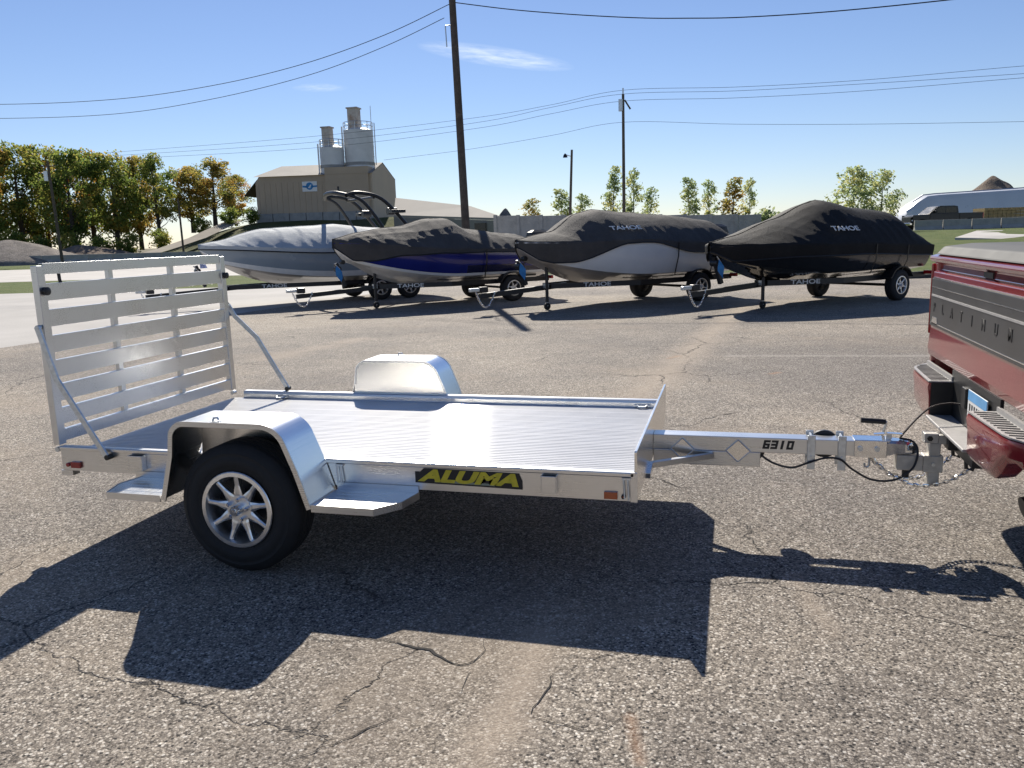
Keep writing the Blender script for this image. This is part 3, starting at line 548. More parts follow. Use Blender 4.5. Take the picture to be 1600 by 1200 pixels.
MB().tube([(4.12, YC+.02, .595), (4.235, YC+.02, .59)], .0135, 12).build('crank_grip', BLACK, J, smooth=True)
C = bpy.data.objects.new('coupler', None); COL.objects.link(C); C.parent = T
MB().box((4.085, YC-.056, .4215), (4.235, YC-.0505, .509)).build('coupler_cheek', CHROME, C, bevel=.002); MB().box((4.085, YC+.0505, .4215), (4.235, YC+.056, .509)).build('coupler_cheek', CHROME, C, bevel=.002)
MB().box((4.085, YC-.05, .5045), (4.25, YC+.05, .5095)).build('coupler_top', CHROME, C, bevel=.002)
hd = MB(); rows = []
for x, hw, z0, z1 in ((4.235, .052, .432, .508), (4.27, .048, .442, .507), (4.315, .044, .444, .505), (4.35, .04, .445, .498), (4.375, .03, .447, .487), (4.385, .014, .45, .475)):
    rows.append([(x, YC-hw, z0), (x, YC-hw, z1-.012), (x, YC-hw*.72, z1), (x, YC+hw*.72, z1), (x, YC+hw, z1-.012), (x, YC+hw, z0)])
hd.grid(rows, close=True); hd.add(rows[0], [tuple(range(6))]); hd.add(rows[-1], [tuple(range(6))]); hd.build('coupler_head', CHROME, C, smooth=True)
for x in (4.112, 4.19): MB().lathe([(0, .0135), (-.009, .0135), (-.009, 0)], (x, YC-.056, .467), 'y', 6).build('coupler_bolt', GALV, C)
MB().bar([(4.18, YC, .53), (4.25, YC, .537), (4.31, YC, .535)], .03, .005).build('latch_lever', CHROME, C); MB().box((4.235, YC-.012, .5096), (4.262, YC+.012, .536)).build('latch_post', GALV, C)
MB().tube([(4.16, YC-.03, .425), (4.16, YC-.03, .375), (4.152, YC-.03, .365), (4.14, YC-.03, .37), (4.138, YC-.03, .385)], .006, 8).build('chain_hook', GALV, T)
def chain(pts, mat=CHROME, link=.032, r=.0038):
    pts = [Vector(p) for p in pts]; ln = [0]
    for a, b2 in zip(pts, pts[1:]): ln.append(ln[-1]+(b2-a).length)
    m = MB(); n = int(ln[-1]/(link*.72)); 
    def pos(s):
        for i in range(len(pts)-1):
            if s <= ln[i+1] or i == len(pts)-2:
                t = (s-ln[i])/(ln[i+1]-ln[i]); return pts[i].lerp(pts[i+1], t), (pts[i+1]-pts[i]).normalized()
    for k in range(n):
        c, t = pos((k+.5)*ln[-1]/n); a = t.cross(Vector((0, 1, 0))).normalized(); b2 = t.cross(a); sd_ = (a if k % 2 else b2); sd_ = (sd_+(.35*(b2 if k % 2 else a))).normalized()
        loop = [c+t*(link/2*math.cos(q_))+sd_*(link*.3*math.sin(q_)) for q_ in [2*math.pi*i/8 for i in range(9)]]; m.tube(loop, r, 5, caps=False)
    return m
def sag(a, b, d, n=14): a = Vector(a); b = Vector(b); return [a.lerp(b, i/n)-Vector((0, 0, d*4*(i/n)*(1-i/n))) for i in range(n+1)]
chain(sag((4.165, YC-.04, .415), (4.585, YC+.16, .40), .115)).build('safety_chain', CHROME, T)
chain(sag((4.165, YC+.04, .415), (4.60, YC-.10, .40), .125)).build('safety_chain', CHROME, T)
def smoothpath(pts, n=6):
    pts = [Vector(p) for p in pts]; out = []
    for i in range(len(pts)-1):
        p0, p1, p2, p3 = pts[max(i-1, 0)], pts[i], pts[i+1], pts[min(i+2, len(pts)-1)]
        for k in range(n):
            t = k/n; out.append(.5*((2*p1)+(p2-p0)*t+(2*p0-5*p1+4*p2-p3)*t*t+(3*p1-p0-3*p2+p3)*t**3))
    return out+[pts[-1]]
MB().tube(smoothpath([(3.635, YC-.03, .412), (3.70, YC-.055, .375), (3.79, YC-.06, .355), (3.865, YC-.07, .385), (3.95, YC-.06, .412), (4.02, YC-.07, .41), (4.08, YC-.065, .36), (4.17, YC-.075, .315), (4.27, YC-.08, .32), (4.35, YC-.075, .38), (4.375, YC-.05, .46), (4.355, YC-.02, .505), (4.30, YC, .512)]), .0055, 7).build('wiring_loom', BLACK, T, smooth=True)
MB().tube(smoothpath([(4.30, YC, .512), (4.335, YC+.03, .55), (4.40, YC+.09, .605), (4.47, YC+.15, .645), (4.56, YC+.2, .655), (4.615, YC+.2, .65)]), .0048, 7).build('trailer_plug_cord', plain('dark_cord', (.03, .022, .022), .5), T, smooth=True)

#@@HITCH
BM = thing('ball_mount', 'adjustable grey aluminium drop hitch holding the trailer coupler', 'hitch', (4.45, YC, 0))
def hb(a, b, name, mat=CAST, bev=.004): return MB().box((a[0]-4.45, a[1], a[2]), (b[0]-4.45, b[1], b[2])).build(name, mat, BM, bevel=bev)
hb((4.285, -.04, .36), (4.405, .04, .436), 'ball_platform'); hb((4.4052, -.036, .352), (4.495, .036, .437), 'sliding_block'); hb((4.43, -.03, .284), (4.482, .03, .5), 'shank'); hb((4.405, -.034, .5002), (4.47, .034, .548), 'shank_head'); hb((4.4702, -.028, .495), (4.535, .028, .54), 'shank_arm')
MB().tube([(-.115, 0, .36), (-.115, 0, .315)], .017, 14).build('ball_nut', BLACK, BM, smooth=True)
MB().lathe([(-.0, .012), (.03, .012), (.04, .02), (.055, .025), (.07, .02), (.078, 0)], (-.115, 0, .4365), 'z', 20).build('hitch_ball', CHROME, BM, smooth=True)
MB().tube([(0.0, -.045, .395), (0.0, .045, .395)], .009, 10).build('lock_pin', GALV, BM)
MB().tube([(-.02, -.038, .524), (-.02, .038, .524)], .014, 6).build('head_bolt', BLACK, BM)

#@@TRUCKS
# ------------------------------------------------------------------ pickups
GLASS = plain('dark_glass', (.012, .014, .017), .16, 0, .1, 3); PADG = plain('step_pad_grey', (.33, .32, .31), .5, .2, .1, 30); APPL = plain('tailgate_trim_grey', (.085, .085, .088), .38, .6, .15, 5)
def pickup(root, paint, detailed):
    hw = 1.0
    def side(name, x0, x1, z0, z1, arch=None):
        for s in (1, -1):
            poly = [(x0, z0)]
            if arch: poly += [(arch+.52*math.cos(R(a)), .40+.52*math.sin(R(a))) for a in range(180, -1, -15) if .40+.52*math.sin(R(a)) > z0]
            poly += [(x1, z0), (x1, z1), (x0, z1)]
            MB().prism(poly, 'y', s*hw, s*(hw-.07)).build(name, paint, root, bevel=.018)
    side('bed_side', .14, 2.15, .62, 1.37, 1.25); MB().box((.16, -.92, .80), (2.14, .92, .84)).build('bed_floor', BLACK, root); MB().box((2.1, -.93, .62), (2.16, .93, 1.37)).build('bed_front', paint, root)
    side('cab_side', 2.18, 4.62, .55, 1.36); side('front_quarter', 4.64, 6.05, .60, 1.28, 5.25)
    rows = []
    for x, w_, z in ((4.6, .95, 1.33), (5.2, .94, 1.33), (5.8, .9, 1.28), (6.08, .86, 1.18), (6.12, .84, .62)): rows.append([(x, -w_, z-.05), (x, -w_*.8, z), (x, w_*.8, z), (x, w_, z-.05)])
    MB().grid(rows).build('hood', paint, root, smooth=True)
    roof = [(2.2, .93, 1.36), (2.32, .80, 1.93), (2.6, .78, 1.99), (3.7, .78, 1.99), (4.0, .79, 1.92), (4.7, .9, 1.34)]
    MB().grid([[(x, -w_, z) for x, w_, z in roof], [(x, -w_*.0, z+(.02 if 0 < i < 5 else 0)) for i, (x, w_, z) in enumerate(roof)], [(x, w_, z) for x, w_, z in roof]]).build('cab_roof', [paint], root, smooth=True)
    for s in (1, -1):
        MB().prism([(2.2, 1.36), (2.32, 1.93), (2.6, 1.985), (3.7, 1.985), (4.0, 1.915), (4.7, 1.34)], 'y', s*.93, s*.925).build('cab_upper', paint, root)
        MB().prism([(2.38, 1.42), (2.46, 1.86), (3.28, 1.89), (3.28, 1.42)], 'y', s*.934, s*.9305).build('window', GLASS, root); MB().prism([(3.36, 1.42), (3.36, 1.89), (3.84, 1.87), (4.4, 1.42)], 'y', s*.934, s*.9305).build('window', GLASS, root)
        MB().box((4.1, s*1.0, 1.42), (4.28, s*1.2, 1.62)).build('door_mirror', BLACK, root, bevel=.03)
    MB().add([(4.03, -.74, 1.91), (4.03, .74, 1.91), (4.69, .85, 1.37), (4.69, -.85, 1.37)], [(0, 1, 2, 3)]).build('windshield', GLASS, root)
    MB().add([(2.215, -.85, 1.42), (2.215, .85, 1.42), (2.31, .76, 1.88), (2.31, -.76, 1.88)], [(0, 1, 2, 3)]).build('rear_window', GLASS, root)
    MB().box((6.1, -.8, .68), (6.16, .8, 1.12)).build('grille', BLACK, root, bevel=.02); MB().box((6.1, -.98, .45), (6.28, .98, .66)).build('front_bumper', CHROME, root, bevel=.04)
    MB().box((.5, -.45, .42), (5.6, .45, .60)).build('chassis', BLACK, root)
    for x in (1.25, 5.25):
        for s in (1, -1):
            w_ = wheel(root, 'wheel', (x, s*.97, .40), .40, .27, .25, s, spokes=6)
def truck_paint_lamp(root, s): return MB().prism([(.125, .92), (.125, 1.33), (.21, 1.33), (.21, .92)], 'y', s*.995, s*1.012).build('tail_lamp', REDL, root, bevel=.01)

TK = thing('pickup_truck', 'dark red pickup with grey tailgate lettering, backed up to the trailer hitch', 'pickup truck', (4.485, .80, 0), R(0))
pickup(TK, RUBY, True)
for s in (1, -1): truck_paint_lamp(TK, s)
# tailgate (outer face at local x=.13)
TG = bpy.data.objects.new('tailgate', None); COL.objects.link(TG); TG.parent = TK
prof = [(.13, .80), (.122, .84), (.132, .96), (.13, 1.25), (.132, 1.285), (.155, 1.297), (.158, 1.33), (.115, 1.345), (.105, 1.36), (.108, 1.375), (.14, 1.385), (.19, 1.385), (.19, .80)]
m = MB(); m.prism(prof, 'y', -.975, .975); m.build('tailgate_skin', RUBY, TG, bevel=.004)
MB().box((.1235, -.965, .976), (.1295, .965, 1.248)).build('trim_panel', APPL, TG, bevel=.002)
for z0, z1, mat, d in ((1.2485, 1.256, CHROME, .1235), (1.197, 1.2, CHROME, .1215), (1.147, 1.158, PADG, .120), (.992, .996, CHROME, .1215)): MB().box((d, -.94, z0), (.1233 if z0 < 1.24 else .1298, .94, z1)).build('trim_strip', mat, TG)
for i, ch in enumerate('PLATINUM'):
    text(ch, 'tailgate_letter', BLACK, TG, frame((.1226, .87-i*.19, 1.085), (0, -1, 0), (0, 0, 1)), .075, 1.0, 0, .0012, .002)
MB().prism([(.92, .992), (.78, .992), (.80, 1.03), (.90, 1.03)], 'x', .1215, .1234).build('badge', CHROME, TG)
MB().box((.150, -.07, 1.30), (.1565, .07, 1.326)).build('latch_recess', BLACK, TG)
MB().prism([(.12, 1.386), (.16, 1.43), (.3, 1.445), (2.1, 1.445), (2.1, 1.386)], 'y', -.9, .9).build('bed_cover', plain('bed_cover_grey', (.055, .057, .058), .75), TK, bevel=.01)
# bumper: two painted ends, notch between them
BP = bpy.data.objects.new('rear_bumper', None); COL.objects.link(BP); BP.parent = TK
def bump_x(y): return .0+.02*(abs(y)/.85)**2+(.13*((abs(y)-.8)/.22)**2 if abs(y) > .8 else 0)
for s in (1, -1):
    ys = [.37+(1.02-.37)*i/12 for i in range(13)]; rows = []
    for y in ys:
        x = bump_x(y); zl = .525+.06*max(0, (y-.6)/.42)**1.5
        if s < 0 and .72 < y < .96: zl += .09*math.sin(math.pi*(y-.72)/.24)
        rows.append([(x+.10, s*y, zl+.01), (x+.03, s*y, zl), (x+.012, s*y, zl+.03), (x+.008, s*y, .66), (x, s*y, .712), (x+.006, s*y, .73), (x+.02, s*y, .7345)])
    mm = MB().grid(rows); mm.add(rows[0]+[(bump_x(.37)+.1, s*.37, .7345)], [tuple(range(8))]); mm.add(rows[-1]+[(bump_x(1.02)+.02, s*1.02, .7345)], [tuple(range(8))]); mm.build('bumper_end', RUBY, BP, smooth=True)
    rows = [[(bump_x(y)+.004, s*y, .7355), (bump_x(y)+.004, s*y, .742), (.135, s*y, .742), (.135, s*y, .7355)] for y in ys]
    mm = MB().grid(rows, close=True); mm.add(rows[0], [(0,1,2,3)]); mm.add(rows[-1], [(0,1,2,3)]); mm.build('step_pad', PADG, BP)
    for k in range(13):
        y = .40+k*.042; MB().bar([(bump_x(y)+.02, s*y, .7435), (.112, s*(y+.012), .7435)], .012, .0032, side=(0, 1, 0)).build('pad_rib', plain('pad_rib_dark', (.06, .058, .056), .6), BP)
    MB().box((.118, s*.38, .7421), (.132, s*.95, .765)).build('pad_lip', PADG, BP)
    MB().box((.02, s*.37, .545), (.13, s*.362, .735)).build('notch_wall', BLACK, BP)
MB().prism([(0.0, -.362), (0.0, .362), (.125, .362), (.125, -.362)], 'z', .548, .563).build('notch_sill', PADG, BP, bevel=.004)
MB().box((.125, -.40, .50), (.14, .40, .80)).build('notch_back', BLACK, BP)
LP = bpy.data.objects.new('license_plate', None); COL.objects.link(LP); LP.parent = TK
MB().box((.112, -.27, .612), (.116, .035, .765)).build('plate', WHITE, LP, bevel=.002); MB().box((.1105, -.266, .715), (.1118, .031, .762)).build('plate_band', plain('plate_blue', (.12, .33, .60), .5), LP)
for k in range(7): MB().box((.1108, -.24+k*.038, .632), (.1118, -.222+k*.038, .70)).build('plate_mark', BLACKM, LP)
MB().box((.105, .06, .66), (.14, .13, .76)).build('trailer_socket', BLACK, TK, bevel=.004)
MB().box((.02, -.05, .475), (.5, .05, .555)).build('receiver_tube', BLACKM, TK, bevel=.004); MB().box((.06, -.3, .46), (.12, .3, .52)).build('hitch_crossbar', BLACKM, TK)
for y in (-.12, .12): MB().tube([(.08, y, .47), (.085, y, .41), (.11, y, .40), (.125, y, .45)], .009, 8).build('chain_loop', BLACKM, TK)
MB().tube([(.5, -.82, .52), (.25, -.84, .5), (.10, -.85, .46)], .045, 16).build('exhaust_pipe', BLACK, TK, smooth=True)

TK2 = thing('pickup_truck', 'black pickup parked beyond the concrete barrier beside the lumber stack', 'pickup truck', (*spot(1528, 70).xy, 1.1), math.atan2(-RT.y, -RT.x))
pickup(TK2, plain('black_paint', (.012, .013, .016), .35, 0, .1, 3), False); MB().box((.12, -.93, .8), (.17, .93, 1.37)).build('tailgate', MATS['black_paint'], TK2, bevel=.01); MB().box((.0, -.98, .52), (.12, .98, .68)).build('rear_bumper', CHROME, TK2, bevel=.02)
for s in (1, -1): truck_paint_lamp(TK2, s)

#@@BOATS
# ------------------------------------------------------------------ covered boats on their trailers
HEAD = math.atan2(-.73, -.68)
def pl(x, tab):                            # piecewise smooth lookup
    if x <= tab[0][0]: return tab[0][1]
    for (a, va), (b2, vb) in zip(tab, tab[1:]):
        if x <= b2:
            t = (x-a)/(b2-a); t = t*t*(3-2*t)*.5+t*.5; return va+(vb-va)*t
    return tab[-1][1]
GEL = plain('white_gelcoat', (.76, .76, .75), .25, 0, .04, 3, coat=.3)
def boat(name, A, label, bow, stern, B, gz, ridge, hem, side_fn, mats, cov, logo=None, seed=0, coverlogo=.16, wk=.5):
    """bow/stern: x of ends; gz: gunwale table; ridge: cover ridge height table; hem: skirt drop table; side_fn(x,t)->material slot of topsides"""
    root = thing(name, label, 'boat', (A[0], A[1], 0), HEAD)
    Lb = bow-stern; NS = 48
    def half(x):
        t = (x-stern)/Lb; return B*(.94+.06*min(t/.3, 1))*(1 if t < .45 else max(0, 1-((t-.45)/.55)**2.5)**.72)
    def keel(x): t = max(0, (x-stern)/Lb-.55)/.45; return .48+(gz[-1][1]-.12-.48)*t**2.7
    def chine(x): t = max(0, (x-stern)/Lb-.45)/.55; return .68+(gz[-1][1]-.10-.68)*t**2.0*.72
    xs = [stern+Lb*(1-(1-i/NS)**1.25) for i in range(NS+1)]
    bot, sid, cv = [], [], []
    for x in xs:
        h = half(x); k = keel(x); c = max(chine(x), k+.001); g = max(pl(x, gz), c+.02); hc = h*.86*(1-.25*max(0, (x-stern)/Lb-.5))
        pts = [(0, k), (hc*.3, k+(c-k)*.34), (hc*.33, k+(c-k)*.30), (hc*.62, k+(c-k)*.68), (hc*.65, k+(c-k)*.63), (hc*.97, c-.01), (hc, c)]
        bot.append([(x, -y, z) for y, z in pts[::-1]]+[(x, y, z) for y, z in pts[1:]])
        sp = [(hc+(h-hc)*math.sin(t*math.pi/2)**.8 if t > 0 else hc, c+(g-c)*t) for t in [i/10 for i in range(11)]]
        sid.append([(x, y, z) for y, z in sp])
    hull = MB().grid(bot); hull.add(bot[0], [tuple(range(len(bot[0])))]); hull.build('hull_bottom', mats[0], root, smooth=True)
    for s in (1, -1):
        MB().grid([[(x, s*y, z) for x, y, z in r_] for r_ in sid], mi=lambda i, j: side_fn((xs[i]-stern)/Lb, (j+.5)/10)).build('hull_side', mats[1:], root, smooth=True)
    m = MB(); m.add([sid[0][j] for j in range(11)]+[(x, -y, z) for x, y, z in sid[0]][::-1], [tuple(range(22))]); m.build('transom', mats[1], root)
    for s in (1, -1): MB().tube([(x, s*(half(x)+.012), pl(x, gz)-.01) for x in xs[::2]], .02, 6).build('rub_rail', mats[1], root)
    # cover
    nc = 42; rnd = Vector((seed*13.7, seed*3.1, 0)); rows = []
    xc = [stern-.03+(Lb+.06)*(1-(1-i/120)**1.3) for i in range(121)]
    for x in xc:
        xx = min(max(x, stern), bow); h = half(xx)+.03; g = pl(xx, gz); rz = pl(x, ridge); dr = pl(x, hem); row = []
        hb_ = half(xx-.0)
        for j in range(-nc, nc+1):
            s = j/nc; a = abs(s)
            if a > .8:
                u_ = (a-.8)/.2; cz = max(chine(xx), keel(xx)+.001); gg = max(g, cz+.02); hcx = hb_*.86*(1-.25*max(0, (xx-stern)/Lb-.5)); zz_ = max(gg-u_*dr, cz+.01); tt = min(max((zz_-cz)/(gg-cz), 0), 1)
                y = hcx+(hb_-hcx)*math.sin(tt*math.pi/2)**.8+.035; z = zz_+.02*(1-u_)
            else:
                u_ = a/.8; y = h*(u_**.9); z = g+.02+(rz-g)*(1-u_**(1.7+1.6*max(0, .55-(xx-stern)/Lb)))
            sy = s*h
            n1 = (1-abs(noise.noise(Vector((x*.9+sy*.7, sy*4.2, 1))+rnd)))**3; n2 = (1-abs(noise.noise(Vector((x*3.4+sy*1.6, sy*.8, 4))+rnd)))**4; n3 = (1-abs(noise.noise(Vector((x*6.5-sy*5, sy*3+x, 7))+rnd)))**7
            wr = .05*n1*max(0, 1-a*1.1)+.045*n2*min(1, a*1.5)+.008*n3+.02*noise.noise(Vector((x*1.2, sy*1.5, 2))+rnd)-.03
            wr *= wk*(1 if a < .8 else .45)*min(1, h*2)
            row.append((x, (1 if j >= 0 else -1)*max(y+(wr*.3 if a > .5 else 0), 0), z+wr*(1.1 if a < .8 else .3)))
        rows.append(row)
    mm = MB().grid(rows); mm.add(rows[0], [tuple(range(2*nc+1))]); mm.build('cover', cov, root, smooth=True)
    for jj in (0, -1): MB().tube([r_[jj] for r_ in rows[::2]], .016, 6).build('hem_cord', BLACK, root, smooth=True)
    MB().tube([Vector(r_[nc])+Vector((0, 0, .004)) for r_ in rows[::3]], .008, 5).build('centre_seam', cov, root, smooth=True)
    if coverlogo and logo:
        x0, zf = logo; h = half(x0); g = pl(x0, gz); u_ = .72; y = h*u_**.9; z = g+.02+(pl(x0, ridge)-g)*(1-u_**1.75)
        y2 = h*.9**.9; z2 = g+.02+(pl(x0, ridge)-g)*(1-.9**1.75); x1 = x0-.35
        up_ = Vector((0, y-y2, z-z2)).normalized(); tang = Vector((-1, (half(x1)-half(x0))/.35*.5, (pl(x1, gz)-pl(x0, gz))/.35)).normalized(); nrm = tang.cross(up_)
        if nrm.y < 0: nrm = -nrm
        p = Vector((x0, (y+y2)/2, (z+z2)/2))+nrm*.06
        text('TAHOE', 'cover_lettering', WHITE, root, frame(p, tang, up_), coverlogo, 1.55, 0, .004, .002)
    for xs_ in (stern+Lb*.18, stern+Lb*.38):
        h = half(xs_); MB().bar([(xs_, h+.055, pl(xs_, gz)-.0), (xs_, h+.04, pl(xs_, gz)-.3), (xs_, h*.9+.03, .62), (xs_, h*.6, .56)], .03, .006, side=(1, 0, 0)).build('tie_strap', BLACK, root)
    return root
def outboard(root, x, mat=BLACK):
    o = bpy.data.objects.new('outboard_motor', None); COL.objects.link(o); o.parent = root
    rows = []
    for z, w_, x0, x1 in ((1.25, .14, x-.42, x-.02), (1.32, .19, x-.52, x+.06), (1.5, .2, x-.56, x+.09), (1.66, .17, x-.5, x+.06), (1.72, .08, x-.38, x-.05)):
        rows.append([(x0, -w_*.6, z), (x0, w_*.6, z), ((x0+x1)/2, w_, z), (x1, w_*.7, z), (x1, -w_*.7, z), ((x0+x1)/2, -w_, z)])
    m = MB().grid(rows, close=True); m.add(rows[-1], [tuple(range(6))]); m.build('cowl', mat, o, smooth=True)
    MB().prism([(x-.33, .55), (x-.1, .55), (x-.06, 1.26), (x-.36, 1.26)], 'y', -.06, .06).build('leg', mat, o, bevel=.02); MB().lathe([(0, .0), (.02, .05), (.3, .05), (.36, 0)], (x-.42, 0, .52), 'x', 12).build('gearcase', mat, o)
    return o
def boat_trailer(A, label, coup, jack, tandem=False, blue=True, txt=2.3, group='black boat trailers parked in a row', winch=3.7):
    t = thing('boat_trailer', label, 'boat trailer', (A[0], A[1], 0), HEAD)
    for s in (1, -1):
        MB().bar([(-1.2, s*.82, .5), (1.6, s*.82, .5), (jack-.1, s*.14, .5)], .06, .11, side=(0, 1, 0)).build('frame_rail', BLACKM, t)
        MB().bar([(-1.0, s*.5, .60), (1.8, s*.45, .62)], .1, .06).build('bunk', BLACK, t)
    MB().bar([(jack-.6, 0, .5), (coup-.2, 0, .38)], .09, .1).build('tongue', BLACKM, t)
    MB().box((coup-.21, -.04, .475), (coup+.02, .04, .55)).build('coupler', GALV, t, bevel=.015)
    MB().box((coup-.40, -.06, .45), (coup-.22, .06, .57)).build('brake_actuator', BLACKM, t, bevel=.02)
    for x in (-.9, .8): MB().box((x, -.79, .44), (x+.07, .79, .50)).build('cross_bar', BLACKM, t)
    for x in ((-.42, .42) if tandem else (0,)):
        MB().tube([(x, -.95, .32), (x, .95, .32)], .03, 8).build('axle', BLACKM, t)
        for s in (1, -1): wheel(t, 'wheel', (x, s*1.08, .325), .325, .2, .19, s, spokes=6, seg=28)
    for s in (1, -1):
        pth = [(.40+(.42 if tandem else 0), .5)]+[((.42 if tandem else 0)*(1 if a < 90 else -1)+.41*math.cos(R(a)), .34+.39*math.sin(R(a))) for a in range(25, 160, 15)]+[(-.40-(.42 if tandem else 0), .5)]
        MB().prism(pth+offset(pth, -.02)[::-1], 'y', s*.86, s*1.1).build('fender', BLACKM, t, smooth=True)
        MB().tube([(-1.15, s*.8, .5), (-1.15, s*.95, .52)], .02, 6).build('lamp_arm', BLACKM, t); MB().box((-1.19, s*.86, .5), (-1.13, s*1.05, .58)).build('tail_lamp', REDL, t)
    j = bpy.data.objects.new('tongue_jack', None); COL.objects.link(j); j.parent = t
    MB().tube([(jack, .13, .16), (jack, .13, .95)], .035, 12).build('jack_tube', BLACKM, j, smooth=True); MB().tube([(jack, .13, .08), (jack, .13, .2)], .025, 10).build('inner_tube', GALV, j)
    MB().lathe([(-.03, .02), (-.03, .065), (-.02, .075), (.02, .075), (.03, .065), (.03, .02)], (jack, .13, .075), 'y', 18, closed=True).build('jack_wheel', RUBBER, j, smooth=True)
    MB().tube([(jack, .13, .95), (jack, .13, .99), (jack+.16, .13, 1.0), (jack+.16, .2, 1.0)], .012, 8).build('crank', GALV, j); MB().box((jack-.05, .05, .46), (jack+.05, .13, .56)).build('jack_clamp', GALV, j)
    w_ = bpy.data.objects.new('winch_stand', None); COL.objects.link(w_); w_.parent = t
    MB().bar([(winch, 0, .55), (winch+.18, 0, 1.08)], .08, .08).build('post', BLACKM, w_); MB().tube([(winch+.15, -.09, .95), (winch+.15, .09, .95)], .07, 14).build('winch_drum', BLACKM, w_, smooth=True)
    MB().tube([(winch+.02, -.06, 1.1), (winch+.02, .06, 1.1)], .05, 12).build('bow_roller', BLACK, w_, smooth=True); MB().tube([(winch+.15, .09, .95), (winch+.15, .15, .95), (winch+.27, .15, 1.08)], .012, 6).build('winch_crank', GALV, w_)
    if blue:
        fl = MB()
        rr_ = [[(winch+.24-.02*k+.035*jj*(1-abs(k-3)/4.5), .17+.015*math.sin(k+jj), 1.0-.05*k-.02*jj) for jj in (-2, -1, 0, 1, 2)] for k in range(7)]
        fl.grid(rr_); fl.build('blue_cover', plain('blue_tarp', (.03, .22, .52), .45, 0, .15, 10), w_, smooth=True, fix=False)
    ch = chain(sag((coup-.1, .06, .46), (coup-.55, .05, .45), .3, 10), link=.06, r=.007).build('safety_chain', CHROME, t)
    text('TAHOE', 'frame_lettering', WHITE, t, frame((txt, .82-(txt-1.6)/(jack-1.7)*.68+.045, .5), (-(jack-1.7), .68, 0), (0, 0, 1)), .125, 1.5, 0, .002, .002)
    return t
COVD = mottled('charcoal_cover', [(.055, .052, .052), (.075, .071, .07), (.095, .09, .088)], 1.5, .8, .25, 60)
COVB = mottled('black_cover', [(.008, .008, .009), (.013, .013, .014), (.02, .02, .021)], 1.5, .75, .25, 60)
COVL = mottled('pale_cover', [(.36, .39, .41), (.45, .48, .49), (.52, .54, .55)], 1.2, .75, .2, 60)
BLUE = plain('blue_gelcoat', (.012, .018, .17), .18, 0, .1, 2, coat=.6); NAVY = plain('navy_gelcoat', (.006, .008, .045), .2, 0, .1, 2, coat=.6); BLKG = plain('black_gelcoat', (.008, .008, .009), .15, 0, .1, 2, coat=.6)
GREYG = plain('smoke_gelcoat', (.05, .05, .052), .2, 0, .1, 2, coat=.5); PALEG = plain('pale_blue_gelcoat', (.27, .32, .36), .25, 0, .05, 2, coat=.4); LIME = plain('lime_gelcoat', (.35, .5, .05), .25, 0, .1, 2); TAUPE = plain('taupe_gelcoat', (.33, .31, .30), .3, 0, .05, 2, coat=.3)
# pale boat with wake tower
A1 = (-6.05, 17.7)
b1 = boat('covered_boat', A1, 'large pale blue covered boat with black wake tower, beside the blue-hulled boat', 4.75, -1.6, 1.22, [(-1.6, 1.36), (2, 1.40), (4.75, 1.55)], [(-1.6, 1.75), (0.2, 1.9), (1.3, 2.02), (1.9, 1.98), (3.2, 1.93), (4.4, 1.64), (4.8, 1.57)], [(-1.6, .12), (4.8, .08)],
     lambda u, t: 1 if t < .16 else 0, [TAUPE, PALEG, WHITE], COVL, (2.2, 0), 1, 0, .28)
tw = bpy.data.objects.new('wake_tower', None); COL.objects.link(tw); tw.parent = b1; tw.location = (-.85, 0, .03)
for s in (1, -1):
    MB().tube(smoothpath([(.1, s*1.12, 1.42), (.5, s*1.08, 2.0), (1.1, s*1.0, 2.62), (1.7, s*.92, 2.78), (2.0, s*.85, 2.72)]), .05, 10).build('tower_leg', BLACKM, tw, smooth=True)
    MB().tube(smoothpath([(.95, s*1.12, 1.45), (1.2, s*1.05, 2.0), (1.6, s*.95, 2.55), (1.95, s*.86, 2.73)]), .045, 10).build('tower_leg', BLACKM, tw, smooth=True)
    MB().box((.55, s*1.06, 2.25), (.95, s*1.3, 2.33)).build('board_rack', BLACKM, tw, bevel=.01); MB().tube([(.9, s*.9, 2.3), (.65, s*.9, 2.3)], .1, 14).build('tower_speaker', BLACKM, tw, smooth=True)
MB().tube(smoothpath([(2.0, -.85, 2.72), (2.12, -.4, 2.8), (2.14, 0, 2.82), (2.12, .4, 2.8), (2.0, .85, 2.72)]), .06, 10).build('tower_bar', BLACKM, tw, smooth=True); MB().tube([(1.3, -.97, 2.66), (1.3, .97, 2.66)], .04, 8).build('tower_bar', BLACKM, tw, smooth=True)
MB().tube([(1.9, 0, 2.8), (1.9, 0, 3.0)], .03, 8).build('anchor_light', BLACK, tw)
boat_trailer(A1, 'black tandem-axle trailer under the pale boat with wake tower', 6.3, 4.25, True, False, 3.1, winch=4.7)
A2 = (-2.45, 16.6)
b2 = boat('covered_boat', A2, 'covered boat with deep blue and white hull, charcoal cover', 4.15, -1.25, 1.12, [(-1.25, 1.24), (1.5, 1.3), (4.15, 1.54)], [(-1.25, 1.35), (-.5, 1.62), (.9, 1.78), (1.35, 2.04), (1.9, 2.02), (2.6, 1.86), (3.6, 1.74), (4.2, 1.6)], [(-1.25, .08), (.6, .06), (1.8, .08), (2.8, .2), (3.5, .38), (4.2, .4)],
     lambda u, t: (1 if t < .12 else (2 if t < .3+.25*u and u < .45 else 0)), [GEL, BLUE, GEL, NAVY], COVD, None, 2, 0, .5)
outboard(b2, -1.25)
boat_trailer(A2, 'black trailer with blue winch cover, under the blue-hulled boat', 5.3, 3.25, False, True, 2.5, winch=3.95)
A3 = (2.05, 16.2)
